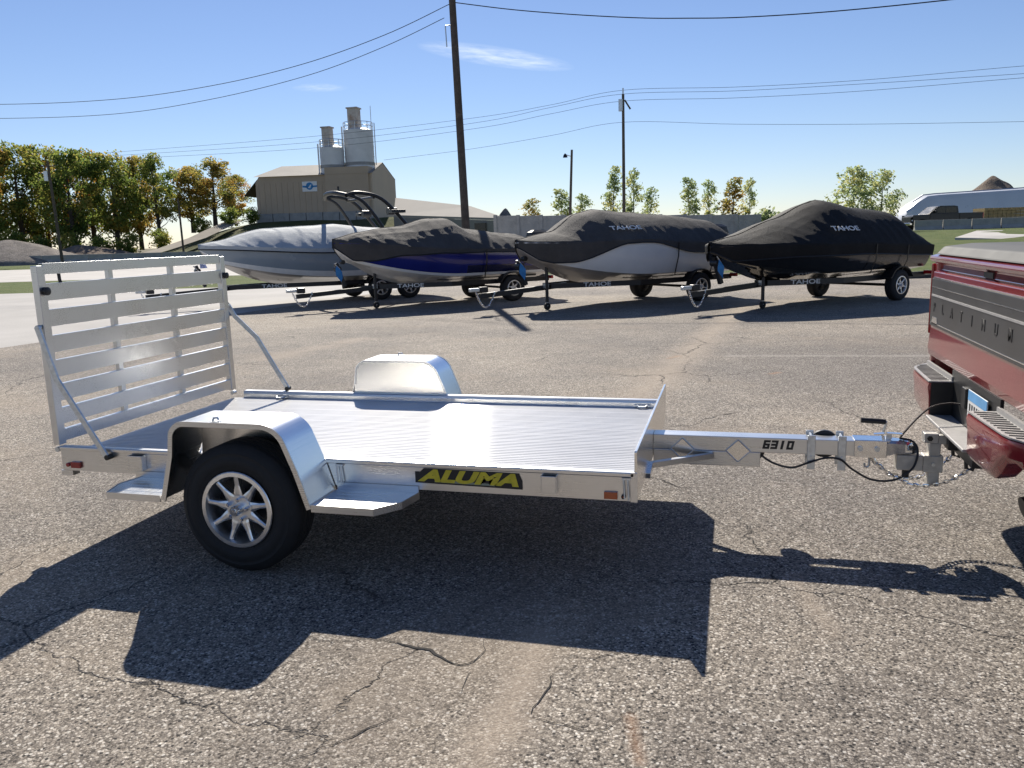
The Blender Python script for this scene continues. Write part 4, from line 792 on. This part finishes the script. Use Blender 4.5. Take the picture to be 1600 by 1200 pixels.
b3 = boat('covered_boat', A3, 'covered boat with pale grey hull, charcoal lettered cover', 4.25, -1.3, 1.14, [(-1.3, 1.25), (.5, 1.32), (1.8, 1.42), (3.2, 1.4), (4.25, 1.44)], [(-1.3, 1.5), (-.8, 1.82), (0.5, 1.95), (1.4, 2.0), (2.3, 2.08), (2.7, 2.0), (3.4, 1.62), (4.3, 1.47)], [(-1.3, .2), (.3, .2), (1.4, .04), (2.2, .06), (3.3, .4), (4.3, .45)],
     lambda u, t: (1 if (u < .34 and t > .35+1.9*u) or u < .05 else (2 if u < .36 and t > .3+1.9*u else 0)), [TAUPE, GEL, BLKG, LIME], COVD, (2.1, 0), 3, .16, .32)
outboard(b3, -1.3)
boat_trailer(A3, 'black trailer under the pale grey hull, with blue winch cover', 5.4, 3.6, False, True, 2.55, winch=4.05)
A4 = (6.15, 15.9)
b4 = boat('covered_boat', A4, 'all black covered boat with white lettering on its cover', 4.5, -1.05, 1.14, [(-1.05, 1.12), (1.5, 1.22), (4.5, 1.27)], [(-1.1, 1.18), (-.9, 1.5), (-.35, 1.88), (.6, 1.95), (1.5, 2.1), (1.8, 2.04), (2.8, 1.72), (3.9, 1.42), (4.55, 1.32)], [(-1.1, .2), (1, .2), (3, .22), (4.5, .3)],
     lambda u, t: (1 if abs(t-.25-.5*u) < .12 and u < .5 else 0), [BLKG, BLKG, GREYG], COVB, (1.8, 0), 4, .16, .3)
MB().tube(smoothpath([(-1.0, .55, 1.1), (-1.3, .55, 1.28), (-1.42, .5, 1.25), (-1.42, .3, 1.1), (-1.2, .3, .95)]), .02, 8).build('boarding_ladder', WHITE, b4, smooth=True)
boat_trailer(A4, 'black trailer under the all black boat', 5.2, 3.15, False, True, 2.35, winch=4.2)

#@@BACK
# ------------------------------------------------------------------ beyond the yard
CONC = mottled('old_concrete', [(.25, .25, .24), (.33, .325, .31), (.40, .39, .37)], 1.2, .95, .2, 8)
TAN = plain('tan_siding', (.47, .365, .26), .75, 0, .06, .4); GRAVEL = mottled('gravel', [(.16, .14, .125), (.24, .215, .19), (.32, .29, .26)], 1.2, 1, .8, 6); ROOFM = plain('pale_metal_roof', (.30, .28, .25), .9, 0, .06, .5)
SILO = plain('white_silo_steel', (.68, .68, .67), .5, .1, .12, .6); RUST = mottled('rusty_vent_steel', [(.48, .44, .39), (.56, .52, .47), (.32, .2, .13)], .8, .8, 0)
def barrier(x0, x1, d0, d1, z0, z1, h, n, label):
    a, b2 = spot(x0, d0, z0), spot(x1, d1, z1); t = thing('concrete_barrier', label, 'barrier', a); dv = b2-a; ln = dv.xy.length; rz = math.atan2(dv.y, dv.x); t.rotation_euler = (0, 0, rz); sl = ln/n; src = None
    for i in range(n):
        if src is None:
            src = MB().prism([(-.3, 0), (-.3, .08), (-.12, .32*h/.8), (-.08, h), (.08, h), (.12, .32*h/.8), (.3, .08), (.3, 0)], 'x', .03, sl-.03).build('barrier_block', CONC, t, bevel=.02); o = src
        else: o = share(src, 'barrier_block', t)
        o.location = (i*sl, 0, dv.z*i/n)
    return t
barrier(28, 330, 96, 92, .25, .2, .8, 8, 'long low concrete barrier across the road below the gravel heaps')
barrier(1428, 1900, 66, 62, 1.1, 1.12, .82, 10, 'pale concrete barrier on the grass bank below the black pickup')
def heap(px, d, z, rx, ry, h, name, label, mat, seed):
    c = spot(px, d, z); rows = []
    for i in range(15):
        u_ = i/14; row = []
        for k in range(40):
            an = 2*math.pi*k/40; nn = noise.noise(Vector((math.cos(an)*1.5+seed, math.sin(an)*1.5, u_*2))); r_ = (1+.22*nn)*u_
            zz = h*(1.1-(u_*u_+.0121)**.5*.995)/.99*(1 if u_ < .99 else 0)*(1+.12*noise.noise(Vector((math.cos(an)*3*u_, math.sin(an)*3*u_, seed))))-.1*u_
            row.append(RT*math.cos(an)*rx*r_+FH*math.sin(an)*ry*r_+Vector((0, 0, zz)))
        rows.append(row)
    o = MB().grid(rows, close=True).build(name, mat, smooth=True); o.location = c
    return tag(o, label, 'gravel pile') if 'hill' not in name else struct(o)
heap(20, 100, 0, 11, 7, 3.0, 'gravel_pile', 'broad pale gravel pile at the road behind the slatted gate', GRAVEL, 1)
heap(130, 112, 0, 9, 6, 2.2, 'gravel_pile', 'low brown gravel pile under the tall roadside trees', mottled('brown_gravel', [(.13, .10, .08), (.19, .15, .12), (.25, .21, .17)], 1, 1, .8, 6), 2)
heap(790, 95, 1.8, 2.2, 2, 3.0, 'gravel_pile', 'small grey gravel pile beside the low pale-roofed shed', GRAVEL, 3)
heap(1547, 110, 4.4, 3.9, 4, 3.3, 'gravel_pile', 'steep brown gravel pile behind the long white trailer', MATS['brown_gravel'], 4)
HILL = mottled('scrubby_hillside', [(.05, .06, .02), (.085, .09, .03), (.12, .10, .055)], .35, 1, .9, 3)
rows = []
for i in range(30):
    d = 97+i*2.2; row = []
    for j in range(60):
        px = 150+j*12; p = spot(px, d); u_ = min(max((px-190)/230, 0), 1); u_ = u_*u_*(3-2*u_); t = min(max((d-98)/26, 0), 1); fall = 1-min(max((px-700)/140, 0), 1)
        row.append((p.x, p.y, -.1+5.0*u_*t*fall+.5*u_*t*noise.noise(Vector((p.x*.12, p.y*.12, 0)))))
    rows.append(row)
struct(MB().grid(rows).build('hill', HILL, smooth=True))
trk = []
for px, d, z in ((150, 97, .15), (210, 100, .35), (260, 106, 1.3), (310, 113, 2.6), (345, 119, 4.0), (375, 124, 5.2)): trk.append((px, d, z))
m = MB(); m.grid([[tuple(spot(px+dx, d, z+.14)) for dx in (-14, 14)] for px, d, z in trk]); struct(m.build('track', mottled('gravel_track', [(.26, .23, .19), (.33, .3, .25)], 1, 1, 0)))

# batch plant building
DB = 135
o_ = spot(407, 126.7, 0); cx_ = (spot(585, 125, 0)-o_); BX = cx_.normalized(); BY = Vector((-BX.y, BX.x, 0)); wl = cx_.length; DB = 126
PB = thing('batch_plant', 'tan metal-sided batch plant building with sign and pale roof', 'building', o_, math.atan2(BX.y, BX.x))
def zpx(x, y, d): return at(x, y, d).z
ze = zpx(500, 273, DB); dp = 15.0; zr = zpx(600, 254, 132); zh = zpx(550, 261, DB)
MB().prism([(0, 0), (0, ze-.9), (.6, ze), (wl, ze), (wl, 0)], 'y', 0, dp).build('wall', TAN, PB)
sd_ = MB()
for k in range(int(wl/.9)): MB().box((k*.9+.4, -.05, 4.0), (k*.9+.5, -.002, ze-1.0)).build('siding_rib', TAN, PB)
MB().add([(-.2, -.35, ze-.05), (wl+.2, -.35, ze-.05), (wl+.3, dp*.45, zr), (1.8, dp*.45, zr), (wl+.2, dp+.3, ze), (.4, dp+.3, ze)], [(0, 1, 2, 3), (3, 2, 4, 5)]).build('roof', ROOFM, PB)
MB().add([(-2.3, 1.0, ze-2.6), (.2, .2, ze-.4), (.2, dp, ze-.4), (-2.3, dp, ze-2.6), (-2.3, 1.0, ze-2.75), (.2, .2, ze-.6), (.2, dp, ze-.6), (-2.3, dp, ze-2.75)], [(0,1,2,3),(4,7,6,5),(0,4,5,1),(2,6,7,3),(0,3,7,4)]).build('canopy', plain('dark_canopy', (.06, .055, .05), .8), PB)
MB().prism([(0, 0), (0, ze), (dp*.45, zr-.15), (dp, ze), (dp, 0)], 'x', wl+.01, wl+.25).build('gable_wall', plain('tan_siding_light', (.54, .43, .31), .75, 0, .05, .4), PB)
hx0 = (at(511, 300, DB)-o_).dot(BX); MB().box((hx0, -.3, 0), (wl-.3, dp*.4, zh)).build('silo_house', TAN, PB)
sg = bpy.data.objects.new('sign', None); COL.objects.link(sg); sg.parent = PB
a_ = at(472, 284, DB); b_ = at(497, 299, DB); sx0 = (a_-o_).dot(BX); sx1 = (b_-o_).dot(BX); sz1, sz0 = a_.z, b_.z
MB().box((sx0, -.12, sz0), (sx1, -.055, sz1)).build('sign_board', WHITE, sg); BLU = plain('sign_blue', (.02, .22, .50), .5)
scx, scz = (sx0+sx1)/2, (sz0+sz1)/2; MB().prism([(scx+.55*math.cos(R(a)), scz+.05+.55*math.sin(R(a))) for a in range(0, 360, 20)], 'y', -.15, -.122).build('sign_emblem', BLU, sg); MB().prism([(scx-1.1, scz-.1), (scx-.3, scz-.2), (scx-.3, scz+.1), (scx-1.1, scz+.15)], 'y', -.15, -.122).build('sign_mark', BLU, sg); MB().prism([(scx+.3, scz-.15), (scx+1.15, scz-.1), (scx+1.15, scz+.15), (scx+.3, scz+.1)], 'y', -.15, -.122).build('sign_mark', BLU, sg); MB().prism([(scx-.25, scz-.2), (scx+.1, scz-.25), (scx+.3, scz+.3), (scx+.1, scz+.2)], 'y', -.17, -.152).build('sign_mark', WHITE, sg)
for k in range(7): MB().box((k*2.6+.05, -.75, 0), (k*2.6+2.55, -.35, 6.1)).build('retaining_block', CONC, PB, bevel=.03)
def silo(px, w_px, ytop, ybot, yv0, yv1, vw, label, d=127.5):
    c = spot(px, d); r_ = w_px/2*d/FPX; z1, z0 = zpx(px, ytop, d), zpx(px, ybot, d)
    t = thing('silo', label, 'silo', c, 0)
    MB().lathe([(z0-1.2, r_), (z1, r_), (z1+.35, r_*.5), (z1+.4, 0)], (0, 0, 0), 'z', 28).build('shell', SILO, t, smooth=True)
    MB().lathe([(z0-.1, r_+.05), (z0+.35, r_+.05)], (0, 0, 0), 'z', 28).build('band', CONC, t, smooth=True)
    for k in range(3): z = z0+(z1-z0)*(k+.8)/3.4; MB().lathe([(z, r_+.03), (z+.09, r_+.03)], (0, 0, 0), 'z', 28).build('seam_ring', SILO, t, smooth=True)
    zv = zpx(px, yv0, d); v = vw/2*d/FPX; off = RT*(-.5)
    MB().box((off.x-v, off.y-v, z1+.2), (off.x+v, off.y+v, zv)).build('filter_vent', RUST, t, bevel=.05); MB().box((off.x-v-.12, off.y-v-.12, zv+.005), (off.x+v+.12, off.y+v+.12, zv+.2)).build('vent_cap', RUST, t)
    rl = MB()
    for k in range(14):
        an = 2*math.pi*k/14; rl.tube([(math.cos(an)*r_*.98, math.sin(an)*r_*.98, z1), (math.cos(an)*r_*.98, math.sin(an)*r_*.98, z1+1.15)], .05, 5)
    for zz in (.6, 1.15): rl.tube([(math.cos(2*math.pi*k/28)*r_*.98, math.sin(2*math.pi*k/28)*r_*.98, z1+zz) for k in range(29)], .045, 5)
    rl.build('guard_rail', GALV, t); p = -RT*(r_+.15)-FH*.5; MB().tube([(p.x, p.y, .5), (p.x, p.y, z1+.6)], .12, 8).build('fill_pipe', WHITE, t, smooth=True)
    for k in range(4):
        an = math.pi/4+k*math.pi/2; MB().tube([(math.cos(an)*r_*.9, math.sin(an)*r_*.9, 0), (math.cos(an)*r_*.9, math.sin(an)*r_*.9, z0+.1)], .16, 8).build('leg', CONC, t)
    lad = MB(); q_ = RT*(r_+.25)
    for s in (-.25, .25): lad.tube([(q_.x+FH.x*s, q_.y+FH.y*s, z0), (q_.x+FH.x*s, q_.y+FH.y*s, z1+1.1)], .04, 5)
    for k in range(int((z1-z0)/.5)): lad.tube([(q_.x-FH.x*.25, q_.y-FH.y*.25, z0+k*.5), (q_.x+FH.x*.25, q_.y+FH.y*.25, z0+k*.5)], .03, 5)
    lad.build('ladder', GALV, t)
    return t, z1
silo(528, 36, 231, 262, 200, 0, 13, 'shorter weathered white silo on the tan batch plant')
s2, z2 = silo(570, 44, 204, 258, 170, 0, 15, 'taller clean white silo on the tan batch plant', 128.5)
MB().tube([(2.0, .5, z2), (2.0, .5, z2+3.6)], .05, 6).build('antenna', GALV, s2)
# low shed with pale roof
def flatpts(l): return [tuple(at(x, y, d)) for x, y, d in l]
SH = thing('shed', 'long low shed with pale metal roof beside the leaning pole', 'shed', spot(620, 118))
p0 = spot(620, 118)
q0 = [Vector(v)-p0 for v in flatpts([(615, 336, 112), (792, 341, 88), (735, 322, 100), (618, 309, 122)])]
MB().add(q0+[v-Vector((0, 0, .25)) for v in q0], [(0,1,2,3),(4,7,6,5),(0,4,5,1),(1,5,6,2),(2,6,7,3),(3,7,4,0)]).build('roof', ROOFM, SH)
wv = [q0[0]*1, q0[1]*1]; MB().add([(v.x, v.y, v.z-.26) for v in wv]+[(v.x, v.y, 0) for v in wv]+[(v.x+FH.x*9, v.y+FH.y*9, v.z-.26) for v in wv]+[(v.x+FH.x*9, v.y+FH.y*9, 0) for v in wv], [(0,1,3,2),(4,6,7,5),(0,2,6,4),(1,5,7,3)]).build('wall', plain('shed_siding', (.24, .225, .2), .8, 0, .08, .5), SH)
dl = q0[0].lerp(q0[1], .82); MB().box((dl.x-.7, dl.y-.75, dl.z-2.3), (dl.x+.6, dl.y-.3, dl.z-.6)).build('window', GLASS, SH)
# yard wall of precast panels
a, b_ = spot(775, 72), spot(1190, 67); YW = thing('yard_wall', 'grey precast panel wall behind the covered boats', 'wall', a, math.atan2((b_-a).y, (b_-a).x)); nW = 11; sl = (b_-a).xy.length/nW; hW = zpx(800, 337, 72)
src = None
for i in range(nW):
    o = MB().box((.04, -.08, 0), (sl-.04, .08, hW)).build('wall_panel', CONC, YW, bevel=.03) if src is None else share(src, 'wall_panel', YW); src = src or o; o.location = (i*sl, 0, -.06*i)
    MB().box((i*sl-.14, -.16, -.3), (i*sl+.14, .16, hW+.1-.06*i)).build('wall_post', CONC, YW)
# long white trailer, lumber
WT = thing('enclosed_trailer', 'long white rounded trailer parked behind the black pickup', 'trailer', spot(1410, 84, 1.1), math.atan2(RT.y, RT.x))
ztop = zpx(1500, 302, 84)-1.1; rows = []
for x, h, w_ in ((-.6, 1.0, 1.25), (-.2, 1.9, 1.28), (.8, ztop-.8, 1.3), (1.9, ztop-.1, 1.3), (3.0, ztop, 1.3), (18, ztop+.55, 1.3), (30, ztop+.7, 1.3)):
    rows.append([(x, -w_, .8), (x, -w_, .8+(h-.8)*.75), (x, -w_*.8, .8+(h-.8)*.95), (x, 0, h), (x, w_*.8, .8+(h-.8)*.95), (x, w_, .8+(h-.8)*.75), (x, w_, .8)])
m = MB().grid(rows); m.add(rows[0], [tuple(range(7))]); m.add(rows[-1], [tuple(range(7))]); m.build('body', plain('white_body', (.60, .62, .66), .3, .1, .05, .6), WT, smooth=True)
MB().tube([(r_[3][0], 0, r_[3][2]+.03) for r_ in rows[2:]], .06, 6).build('roof_trim', GALV, WT)
for x in (6, 7.2, 26, 27.2):
    for s in (1, -1): wheel(WT, 'wheel', (x, s*1.25, .45), .45, .25, .26, s, spokes=5, seg=20)
MB().box((.6, -1.2, .6), (29.5, 1.2, .79)).build('chassis', BLACK, WT)
LS = thing('lumber_stack', 'banded stack of yellowish timber beside the black pickup', 'lumber', spot(1559, 72, 1.1), math.atan2(RT.y, RT.x)); TIM = plain('fresh_timber', (.36, .25, .11), .8, 0, .2, 3)
for r_ in range(6):
    for c in range(9): MB().box((-1.75+c*.39, -.9, .12+r_*.27), (-1.75+c*.39+.36, .9, .12+r_*.27+.25)).build('timber', TIM, LS)
for x in (-1.2, 0, 1.2): MB().box((x-.08, -.95, 0), (x+.08, .95, .115)).build('bearer', TIM, LS)

# poles and wires
def pole(px0, y0, px1, y1, d, r0, r1, label, top_extra=0, zb=0.0, arm=None, name='utility_pole'):
    p0, p1 = at(px0, y0, d), at(px1, y1, d)      # top and lower visible point
    dv = (p0-p1)/(p0.z-p1.z); base = p1+dv*(zb-p1.z); top = p0+dv*top_extra
    t = thing(name, label, 'pole', base); MB().tube([Vector((0, 0, -.3)), (top-base)*.5, top-base], [r0, (r0+r1)/2, r1], 12).build('shaft', WOOD, t, smooth=True)
    return t, base, top
UP1, ub, ut = pole(706.5, 0, 727, 338, 25.5, .135, .1, 'thick leaning wooden utility pole behind the blue-hulled boat', .6)
tv = ut-ub
MB().lathe([(0, .05), (.05, .06), (.1, .03), (.14, .045), (.16, 0)], tuple(tv), 'z', 10).build('insulator', GALV, UP1)
MB().tube([tuple(tv-Vector((0, 0, 1.3))), tuple(tv-Vector((0, 0, 1.3))-RT*.22), tuple(tv-Vector((0, 0, 1.9))-RT*.2)], .02, 6).build('bracket', GALV, UP1)
UP2, ub2, ut2 = pole(973.5, 147, 975, 330, 52, .115, .08, 'upright wooden utility pole among the young poplars')
tv2 = ut2-ub2; MB().bar([tuple(tv2-Vector((0, 0, .35))+RT*.1), tuple(tv2-Vector((0, 0, .9))+RT*.45)], .1, .1).build('bracket', WOOD, UP2); MB().tube([tuple(tv2-Vector((0, 0, .3))-RT*.15), tuple(tv2-Vector((0, 0, 1.0))-RT*.15)], .14, 10).build('transformer', GALV, UP2); MB().tube([tuple(tv2), tuple(tv2+Vector((0, 0, .35)))], .05, 6).build('insulator', GALV, UP2)
UP3, ub3, ut3 = pole(893.5, 234, 891, 330, 62, .12, .085, 'slim pole carrying a yard lamp left of the taller pole', name='lamp_pole')
tv3 = ut3-ub3; MB().tube([tuple(tv3-Vector((0, 0, .5))), tuple(tv3-Vector((0, 0, .35))-RT*.45)], .035, 6).build('lamp_arm', GALV, UP3); MB().lathe([(-.12, .18), (.05, .13), (.16, .05), (.16, 0)], tuple(tv3-Vector((0, 0, .42))-RT*.5), 'z', 12).build('lamp_head', BLACK, UP3, smooth=True)
UP4, ub4, ut4 = pole(74, 252, 94, 385, 88, .17, .12, 'wooden utility pole in front of the roadside trees')
tv4 = ut4-ub4; MB().bar([tuple(tv4-Vector((0, 0, .5))-RT*.8), tuple(tv4-Vector((0, 0, .5))+RT*.8)], .12, .12).build('crossarm', WOOD, UP4); MB().tube([tuple(tv4-Vector((0, 0, 1.0))-RT*.3), tuple(tv4-Vector((0, 0, 2.0))-RT*.3)], .25, 10).build('transformer', GALV, UP4)
UP5, ub5, ut5 = pole(278, 310, 286, 385, 100, .13, .1, 'thin pole standing on the scrubby hillside', zb=.5)
WIRE = plain('wire_black', (.012, .012, .014), .6)
def wire(pts, d, r, label):
    ds = d if isinstance(d, (list, tuple)) else [d]*len(pts)
    P = smoothpath([at(x, y, dd) for (x, y), dd in zip(pts, ds)], 8); o = MB().tube([p-P[0] for p in P], r, 5).build('power_wire', WIRE); o.location = P[0]; return tag(o, label, 'wire', None)
wire([(703, 6), (600, 55), (470, 101), (330, 134), (180, 155), (0, 163), (-200, 160)], [25.5, 26.5, 28, 30, 32, 34, 37], .011, 'upper sagging wire from the leaning pole top out over the trees')
wire([(694, 28), (600, 73), (480, 118), (330, 155), (180, 178), (0, 185), (-200, 183)], [25.4, 26.5, 28, 30, 32, 34, 37], .010, 'lower sagging wire from the leaning pole bracket out over the trees')
wire([(711, 4), (800, 15), (900, 23), (1000, 28), (1075, 28.5), (1160, 27), (1300, 18), (1490, -1), (1650, -22)], [25.5, 24.6, 23.7, 22.8, 22, 21.4, 20.2, 18.8, 17.6], .014, 'thick wire from the leaning pole top sagging over the covered boats')
for k, (yl, ya, y0, yr, lb) in enumerate(((172, 147, 141, 103, 'topmost thin wire on the upright pole'), (180, 151, 147, 115, 'second thin wire on the upright pole'), (189, 161, 158, 121.5, 'third thin wire on the upright pole'))):
    wire([(150, 240+k*5), (480, 214+k*9), (735, yl+13), (860, ya+20-3), (973, y0), (1150, y0-5), (1350, y0-16), (1600, yr), (1800, yr-14)], [75, 66, 59, 55, 52, 50, 48, 46, 44], .011, lb)
wire([(600, 250), (735, 233), (860, 212), (973, 191), (1150, 194), (1350, 194), (1600, 190), (1800, 186)], [62, 58, 55, 52, 50, 48, 46, 44], .010, 'lowest thin wire on the upright pole')

# ------------------------------------------------------------------ trees
def leafcloud(m, c, rad, n, size, rnd, squash=.8):
    for _ in range(n):
        d = Vector((rnd.gauss(0, 1), rnd.gauss(0, 1), rnd.gauss(0, 1))).normalized()*rad*rnd.random()**.45; d.z *= squash; p = c+d
        a = Vector((rnd.gauss(0, 1), rnd.gauss(0, 1), rnd.gauss(0, .7))).normalized(); b2 = a.orthogonal().normalized(); s = size*(.6+.8*rnd.random()); q_ = a.cross(b2)
        m.add([p-b2*s-q_*s*.25, p+q_*s*.6, p+b2*s-q_*s*.1, p-q_*s*.6], [(0, 1, 2, 3)])
def tree_mesh(seed, H, crown, trunk_r, spread, nclump, per, lsize, shape, low=.25):
    """returns (trunk MB, crown MB)"""
    rnd = random.Random(seed); tr = MB(); cr = MB(); lean = Vector((rnd.uniform(-.04, .04)*H, rnd.uniform(-.04, .04)*H, 0))
    pts = [Vector((0, 0, -.3))]+[lean*(t**1.5)+Vector((rnd.uniform(-.08, .08)*t, rnd.uniform(-.08, .08)*t, H*t)) for t in (.15, .3, .5, .7, .88)]
    tr.tube(pts, [trunk_r*1.2, trunk_r, trunk_r*.85, trunk_r*.6, trunk_r*.35, trunk_r*.12], 8)
    for i in range(nclump):
        t = low+(1-low)*((i+rnd.random())/nclump); an = rnd.random()*2*math.pi
        if shape == 'round': w_ = spread*math.sqrt(max(.03, 1-((t-.58)/.45)**2))
        elif shape == 'column': w_ = spread*(1-.8*((t-low)/(1-low))**1.3)*(.5+.5*min(1, (t-low)/.15+.4))
        else: w_ = spread*(.65+.35*math.sin(t*7))
        rad = w_*(.35+.65*rnd.random()); base = lean*(t**1.5)+Vector((0, 0, H*max(t-.16, .12))); c = lean*(t**1.5)+Vector((math.cos(an)*rad, math.sin(an)*rad, H*t*.97))
        tr.tube([base, base.lerp(c, .55)+Vector((0, 0, -.03*H*rnd.random())), c], [trunk_r*.34*(1.1-t), trunk_r*.2*(1.1-t), trunk_r*.05], 5)
        leafcloud(cr, c, crown*(.55+.75*rnd.random()), per, lsize, rnd)
    return tr, cr
LEAF_A = leafmat('leaf_autumn_mixed', [(0.111, 0.164, 0.038), (0.191, 0.253, 0.058), (0.320, 0.299, 0.064), (0.609, 0.357, 0.081), (0.511, 0.224, 0.064)], .22)
LEAF_B = leafmat('leaf_green', [(0.095, 0.150, 0.038), (0.162, 0.224, 0.051), (0.272, 0.299, 0.069), (0.480, 0.374, 0.094)], .25)
LEAF_C = leafmat('leaf_yellowing', [(0.122, 0.162, 0.041), (0.244, 0.244, 0.061), (0.426, 0.325, 0.081), (0.447, 0.244, 0.061)], .25)
LEAF_P = leafmat('leaf_poplar', [(0.167, 0.228, 0.090), (0.275, 0.349, 0.154), (0.426, 0.457, 0.214), (0.580, 0.518, 0.182)], .5)
BARK = plain('tree_bark', (.075, .06, .048), .95, 0, .25, 3, .5, 12)
PROTO = {}
def tree(kind, px, d, zb, hscale, wscale, label, rot, leaf=None, cat='tree', group=None, name='tree'):
    if kind not in PROTO: PROTO[kind] = [None, None]+list(TK_[kind]())
    pr = PROTO[kind]; t = thing(name, label, cat, spot(px, d, zb), rot, group); t.scale = (wscale, wscale, hscale)
    for i, (nm, mt) in enumerate((('trunk', BARK), ('crown', leaf))):
        if pr[i] is None or (i == 1):
            key = (kind, mt.name)
            if key in PROTO: o = bpy.data.objects.new(nm, PROTO[key]); COL.objects.link(o); o.parent = t
            else: o = pr[2+i].build(nm, mt, t, fix=False); PROTO[key] = o.data
            if i == 0: pr[0] = o
        else: share(pr[0], nm, t)
    return t
TK_ = {'big1': lambda: tree_mesh(11, 17, 1.7, .42, 4.6, 62, 115, .235, 'round', .2), 'big2': lambda: tree_mesh(12, 16, 1.6, .4, 4.2, 58, 115, .235, 'round', .24), 'big3': lambda: tree_mesh(13, 17.5, 1.5, .4, 4.4, 54, 110, .23, 'round', .3),
       'pop1': lambda: tree_mesh(21, 8.5, .62, .10, 1.25, 40, 42, .13, 'column', .1), 'pop2': lambda: tree_mesh(22, 8, .6, .09, 1.4, 34, 40, .13, 'column', .12), 'bush': lambda: tree_mesh(31, 3.2, .8, .08, 1.5, 26, 60, .16, 'round', .1), 'ash': lambda: tree_mesh(41, 8, 1.0, .14, 2.2, 34, 60, .16, 'round', .22)}
big = [('big1', -62, 128, 0, 1.0, 1.05, LEAF_B), ('big2', -8, 122, 0, 1.05, 1.0, LEAF_A), ('big3', 38, 126, 0, 1.0, 1.05, LEAF_B), ('big1', 78, 132, 0, 1.04, .95, LEAF_A), ('big2', 118, 124, 0, 1.0, 1.0, LEAF_B), ('big3', 150, 134, 0, .98, 1.0, LEAF_A), ('big2', 186, 128, .8, .94, .95, LEAF_B), ('big1', 222, 136, 1.5, .86, .8, LEAF_C), ('big3', 252, 130, 2.2, .78, .75, LEAF_B), ('big2', 305, 138, 4.0, .66, .85, LEAF_C), ('big3', 340, 136, 4.6, .62, .85, LEAF_C), ('big1', 372, 144, 5, .50, .6, LEAF_A)]
words = ['tall green roadside tree past the utility pole', 'tall rust-tinged tree above the pale gravel pile', 'dense green tree just left of the wooden utility pole', 'tall tree with orange top directly behind the wooden utility pole', 'green tree rising right of the wooden utility pole', 'mixed green and orange tree behind the brown gravel pile', 'green tree at the foot of the hillside track', 'slim yellowing tree near the thin hillside pole', 'small dark tree beside the thin hillside pole', 'yellow-leaved tree on the hill crest beside the open sky gap', 'orange-tinged thin-crowned tree on the hill crest', 'small sparse tree next to the batch plant canopy']
for i, (k, px, d, zb, hs, ws, lf) in enumerate(big): tree(k, px, d, zb, hs, ws, words[i], i*1.7, lf)
for i, (px, d, zb, s) in enumerate([(60, 116, 0, 1.1), (105, 118, 0, 1.2), (160, 116, .2, 1.0), (205, 118, .8, .9), (250, 116, 1.6, .8), (318, 124, 3.6, .7), (365, 122, 4.5, .8), (395, 122, 4.8, .7), (-20, 116, 0, 1.2), (20, 119, 0, 1.4)]):
    tree('bush', px, d, zb-.2, s, s*1.15, ('shrub between the pale gravel pile and the wooden pole', 'shrub beside the brown gravel pile', 'shrub at the right foot of the brown gravel pile', 'shrub where the hillside track begins', 'shrub just below the thin hillside pole', 'shrub halfway up the hillside track', 'shrub at the top of the hillside track', 'shrub against the batch plant corner', 'large shrub behind the broad pale gravel pile', 'largest shrub, on the crest line of the pale gravel pile')[i], i*2.1, LEAF_B, 'shrub', 'shrubs below the tall trees', 'shrub')
def hz(px, ytop, d, H): return (at(px, ytop, d).z-0.0)/H
pops = [('pop2', 829, 310, 100, LEAF_C, 'tiny yellow-green tree behind the yard wall near the gravel pile', 1.3), ('pop1', 880, 294, 82, LEAF_P, 'bushy young poplar at the lamp pole', 1.2), ('pop2', 912, 302, 84, LEAF_P, 'short young poplar just right of the lamp pole', 1.0), ('pop1', 957, 258, 80, LEAF_P, 'tall thin poplar left of the upright utility pole', .95), ('pop2', 991, 263, 82, LEAF_P, 'tall thin poplar right of the upright utility pole', 1.0), ('pop2', 1013, 292, 84, LEAF_P, 'lower poplar at the right edge of the utility pole group', 1.0),
        ('pop1', 1077, 276, 80, LEAF_P, 'slender green poplar, leading the row above the pale grey boat', 1.1), ('pop2', 1109, 280, 82, LEAF_P, 'slender poplar second in the row above the pale grey boat', .9), ('pop1', 1143, 276, 80, LEAF_C, 'golden bushy poplar in the row above the pale grey boat', 1.25), ('pop2', 1170, 278, 82, LEAF_P, 'narrow poplar ending the row above the pale grey boat', .8)]
for i, (k, px, yt, d, lf, lb, ws) in enumerate(pops): tree(k, px, d, 0, hz(px, yt, d, 8.6 if k == 'pop1' else 8.1), ws, lb, i*1.3, lf)
tree('ash', 1331, 62, .6, (at(1331, 257, 62).z-.6)/8.4, .82, 'fuller dark-leaved tree above the black boat', .4, LEAF_P); tree('ash', 1375, 63, .6, (at(1375, 262, 63).z-.6)/8.4, .62, 'slimmer dark-leaved tree above the black boat stern', 2.4, LEAF_P)
for i, (px, d, s) in enumerate([(1190, 78, 1.0), (1215, 80, .9), (1240, 80, .9), (1265, 82, .8), (845, 95, .7)]): tree('bush', px, d, 0, s, s, ('low scrub just past the end of the grey yard wall', 'scrub second past the end of the yard wall', 'scrub third past the end of the yard wall', 'small scrub closest to the black boat cover peak', 'small scrub by the tiny yellow-green tree')[i], i*1.9, LEAF_P, 'shrub', 'scrub behind the yard wall', 'shrub')
